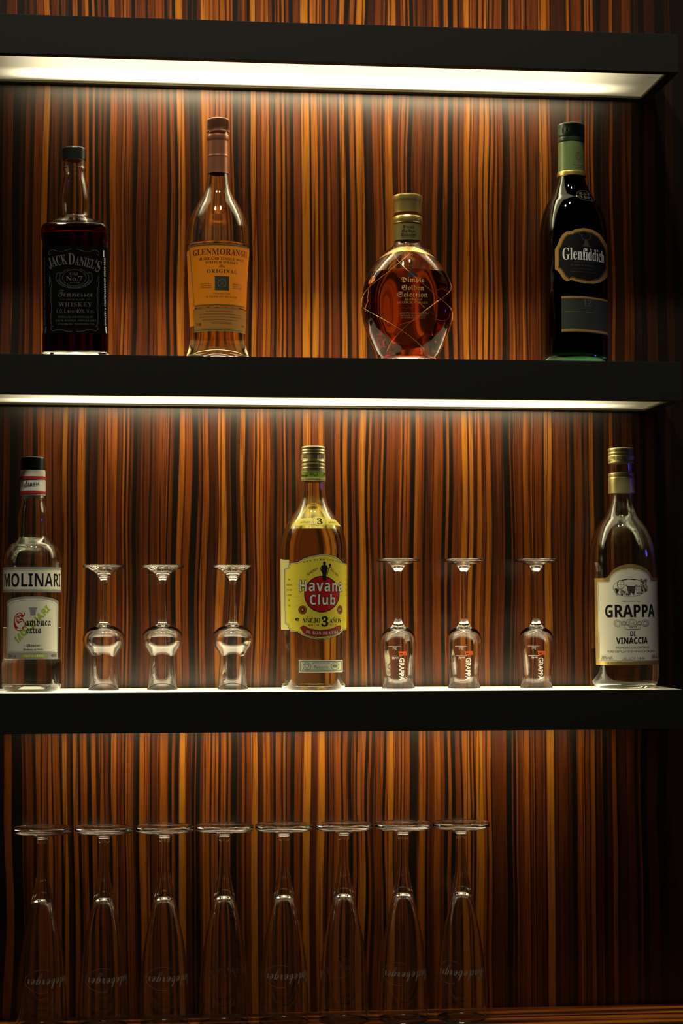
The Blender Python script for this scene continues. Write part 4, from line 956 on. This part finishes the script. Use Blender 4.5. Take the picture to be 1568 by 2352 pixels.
def glass_print(root, cx, k, yprof, items, name, lab=None):
    """printed marks on the outside of an upturned glass"""
    class B: pass
    q = B(); q.cx = cx; q.x, q.Y = root.location.x, root.location.y; q.k = k; q.z0 = ZS[2]; q.root = root; q.sec = circ
    q.h = lambda py, Y=None: ray(cx, py, q.Y if Y is None else Y)[1]-q.z0
    q.rad = lambda z: float(np.interp(z, [p[1] for p in yprof], [p[0] for p in yprof]))
    return q
o_pts = [(37.3, 1600), (35.2, 1568), (34.5, 1553), (35.5, 1538), (38, 1518), (40.3, 1500), (41.2, 1485), (40.6, 1474), (37.5, 1460)]
q = glass_print(tul, 914.6, kk, [(r*kk, ray(914.6, y, YG)[1]-ZS[2]) for r, y in o_pts], None, '')
L = Label(q, 1510, base_off=0.0001)
WI = MT['whiteink']
L.line([(894, 1485), (919.5, 1485)], 0.9, WI, 0); L.text('2cl', 903, 911.5, 1487, 1493, WI, 0, 'sans', rot=180); L.line([(895, 1507), (919.5, 1507)], 0.9, WI, 0); L.text('4cl', 901, 907, 1509.5, 1515, WI, 0, 'sans', rot=180); L.text('in', 908, 914.5, 1509.5, 1514, WI, 0, 'sans', rot=180)
L.text('GRAPPA', 917, 928.5, 1512, 1563, WI, 0, 'sans', rot=-90, bold=0.25)
O_ = MT['orangeink']; L.poly([(913.5, 1496.5), (933.5, 1496.5), (930, 1499.5), (918, 1500.5)], O_, 0); L.arc(921, 1501.5, 4.5, 4, 1.4, O_, 0, n=16)
for x in (927, 929.5, 932): L.line([(x, 1499), (x, 1505.5)], 1.3, O_, 0)
L.done('printed_lettering', 'white and orange printing')
dup(tul, pos(1066, 1585, ZS[2]), 'upturned printed tulip grappa glass, the middle one of the three')
dup(tul, pos(1231.5, 1585, ZS[2]), 'upturned printed tulip grappa glass, nearest the clear grappa bottle')
# eight tall pilsner glasses on the bench
YP = 0.098
cxs = (91.5, 236, 374.5, 514.3, 654, 789.5, 926, 1062.5)
ords = ('at the left end of the row', 'second from the left end of the row', 'third from the left end of the row', 'fourth from the left end of the row', 'fourth from the right end of the row', 'third from the right end of the row', 'second from the right end of the row', 'at the right end of the row')
zb_ = ZBENCH
pil, kp = stemware('beer_glass', 'tall upturned stemmed beer glass '+ords[4], 'glass', 'tall beer glasses on the bench', cxs[4], YP, zb_, 2338,
    [(0, 1903), (25, 1901), (50, 1896), (60, 1893.5), (64.5, 1893), (66.2, 1895), (66.3, 1903), (64.5, 1905.5), (45, 1910), (25, 1914), (14, 1917.5), (11.5, 1920.5, 0), (12.6, 1923), (12.2, 1927), (10.8, 1930)],
    [(10.8, 1930), (10.8, 1950), (12, 1985), (15.5, 2015)],
    [(15.5, 2015), (20.5, 2040), (26.5, 2071), (35, 2113), (43.5, 2155), (49.5, 2197), (53.5, 2239), (55.8, 2281), (57, 2325), (57.2, 2400, 0)],
    [(56, 2400, 0), (55.8, 2325), (54.6, 2281), (52.2, 2239), (48, 2197), (41.8, 2155), (33, 2113), (23.5, 2078), (16, 2062), (8, 2055.5), (0, 2054)], segs=80)
class B_: pass
q = B_(); q.cx = cxs[4]; q.x, q.Y = pil.location.x, YP; q.k = kp; q.z0 = zb_; q.root = pil; q.sec = circ
q.h = lambda py, Y=None: ray(cxs[4], py, q.Y if Y is None else Y)[1]-zb_
pp = [(r*kp, ray(cxs[4], y, YP)[1]-zb_) for r, y in ((57.2, 2345), (57, 2325), (55.8, 2281), (53.5, 2239), (49.5, 2197), (43.5, 2155))]
q.rad = lambda z: float(np.interp(z, [p[1] for p in pp], [p[0] for p in pp]))
L = Label(q, 2245, base_off=0.0001)
EG = MT['engrave']
L.text('Radeberger', 614, 708, 2226, 2262, EG, 0, 'script', rot=180)
L.arc(646, 2243, 36, 26, 0.7, EG, 0, a0=60, a1=290, n=40)
L.done('engraved_lettering', 'faint engraved script, upside down')
for i, c in enumerate((98, 239, 378, 515, 652, 789, 925, 1058.5)):
    X_ = ray(c, 1900, YP)[0]
    if i == 4: pil.location.x = X_; continue
    r = dup(pil, (X_, YP, zb_+0.0002), 'tall upturned stemmed beer glass '+ords[i])
    r.rotation_euler.z = (0.3, 0.2, 0.15, 2.4, 0, -2.7, -0.15, -0.45)[i]
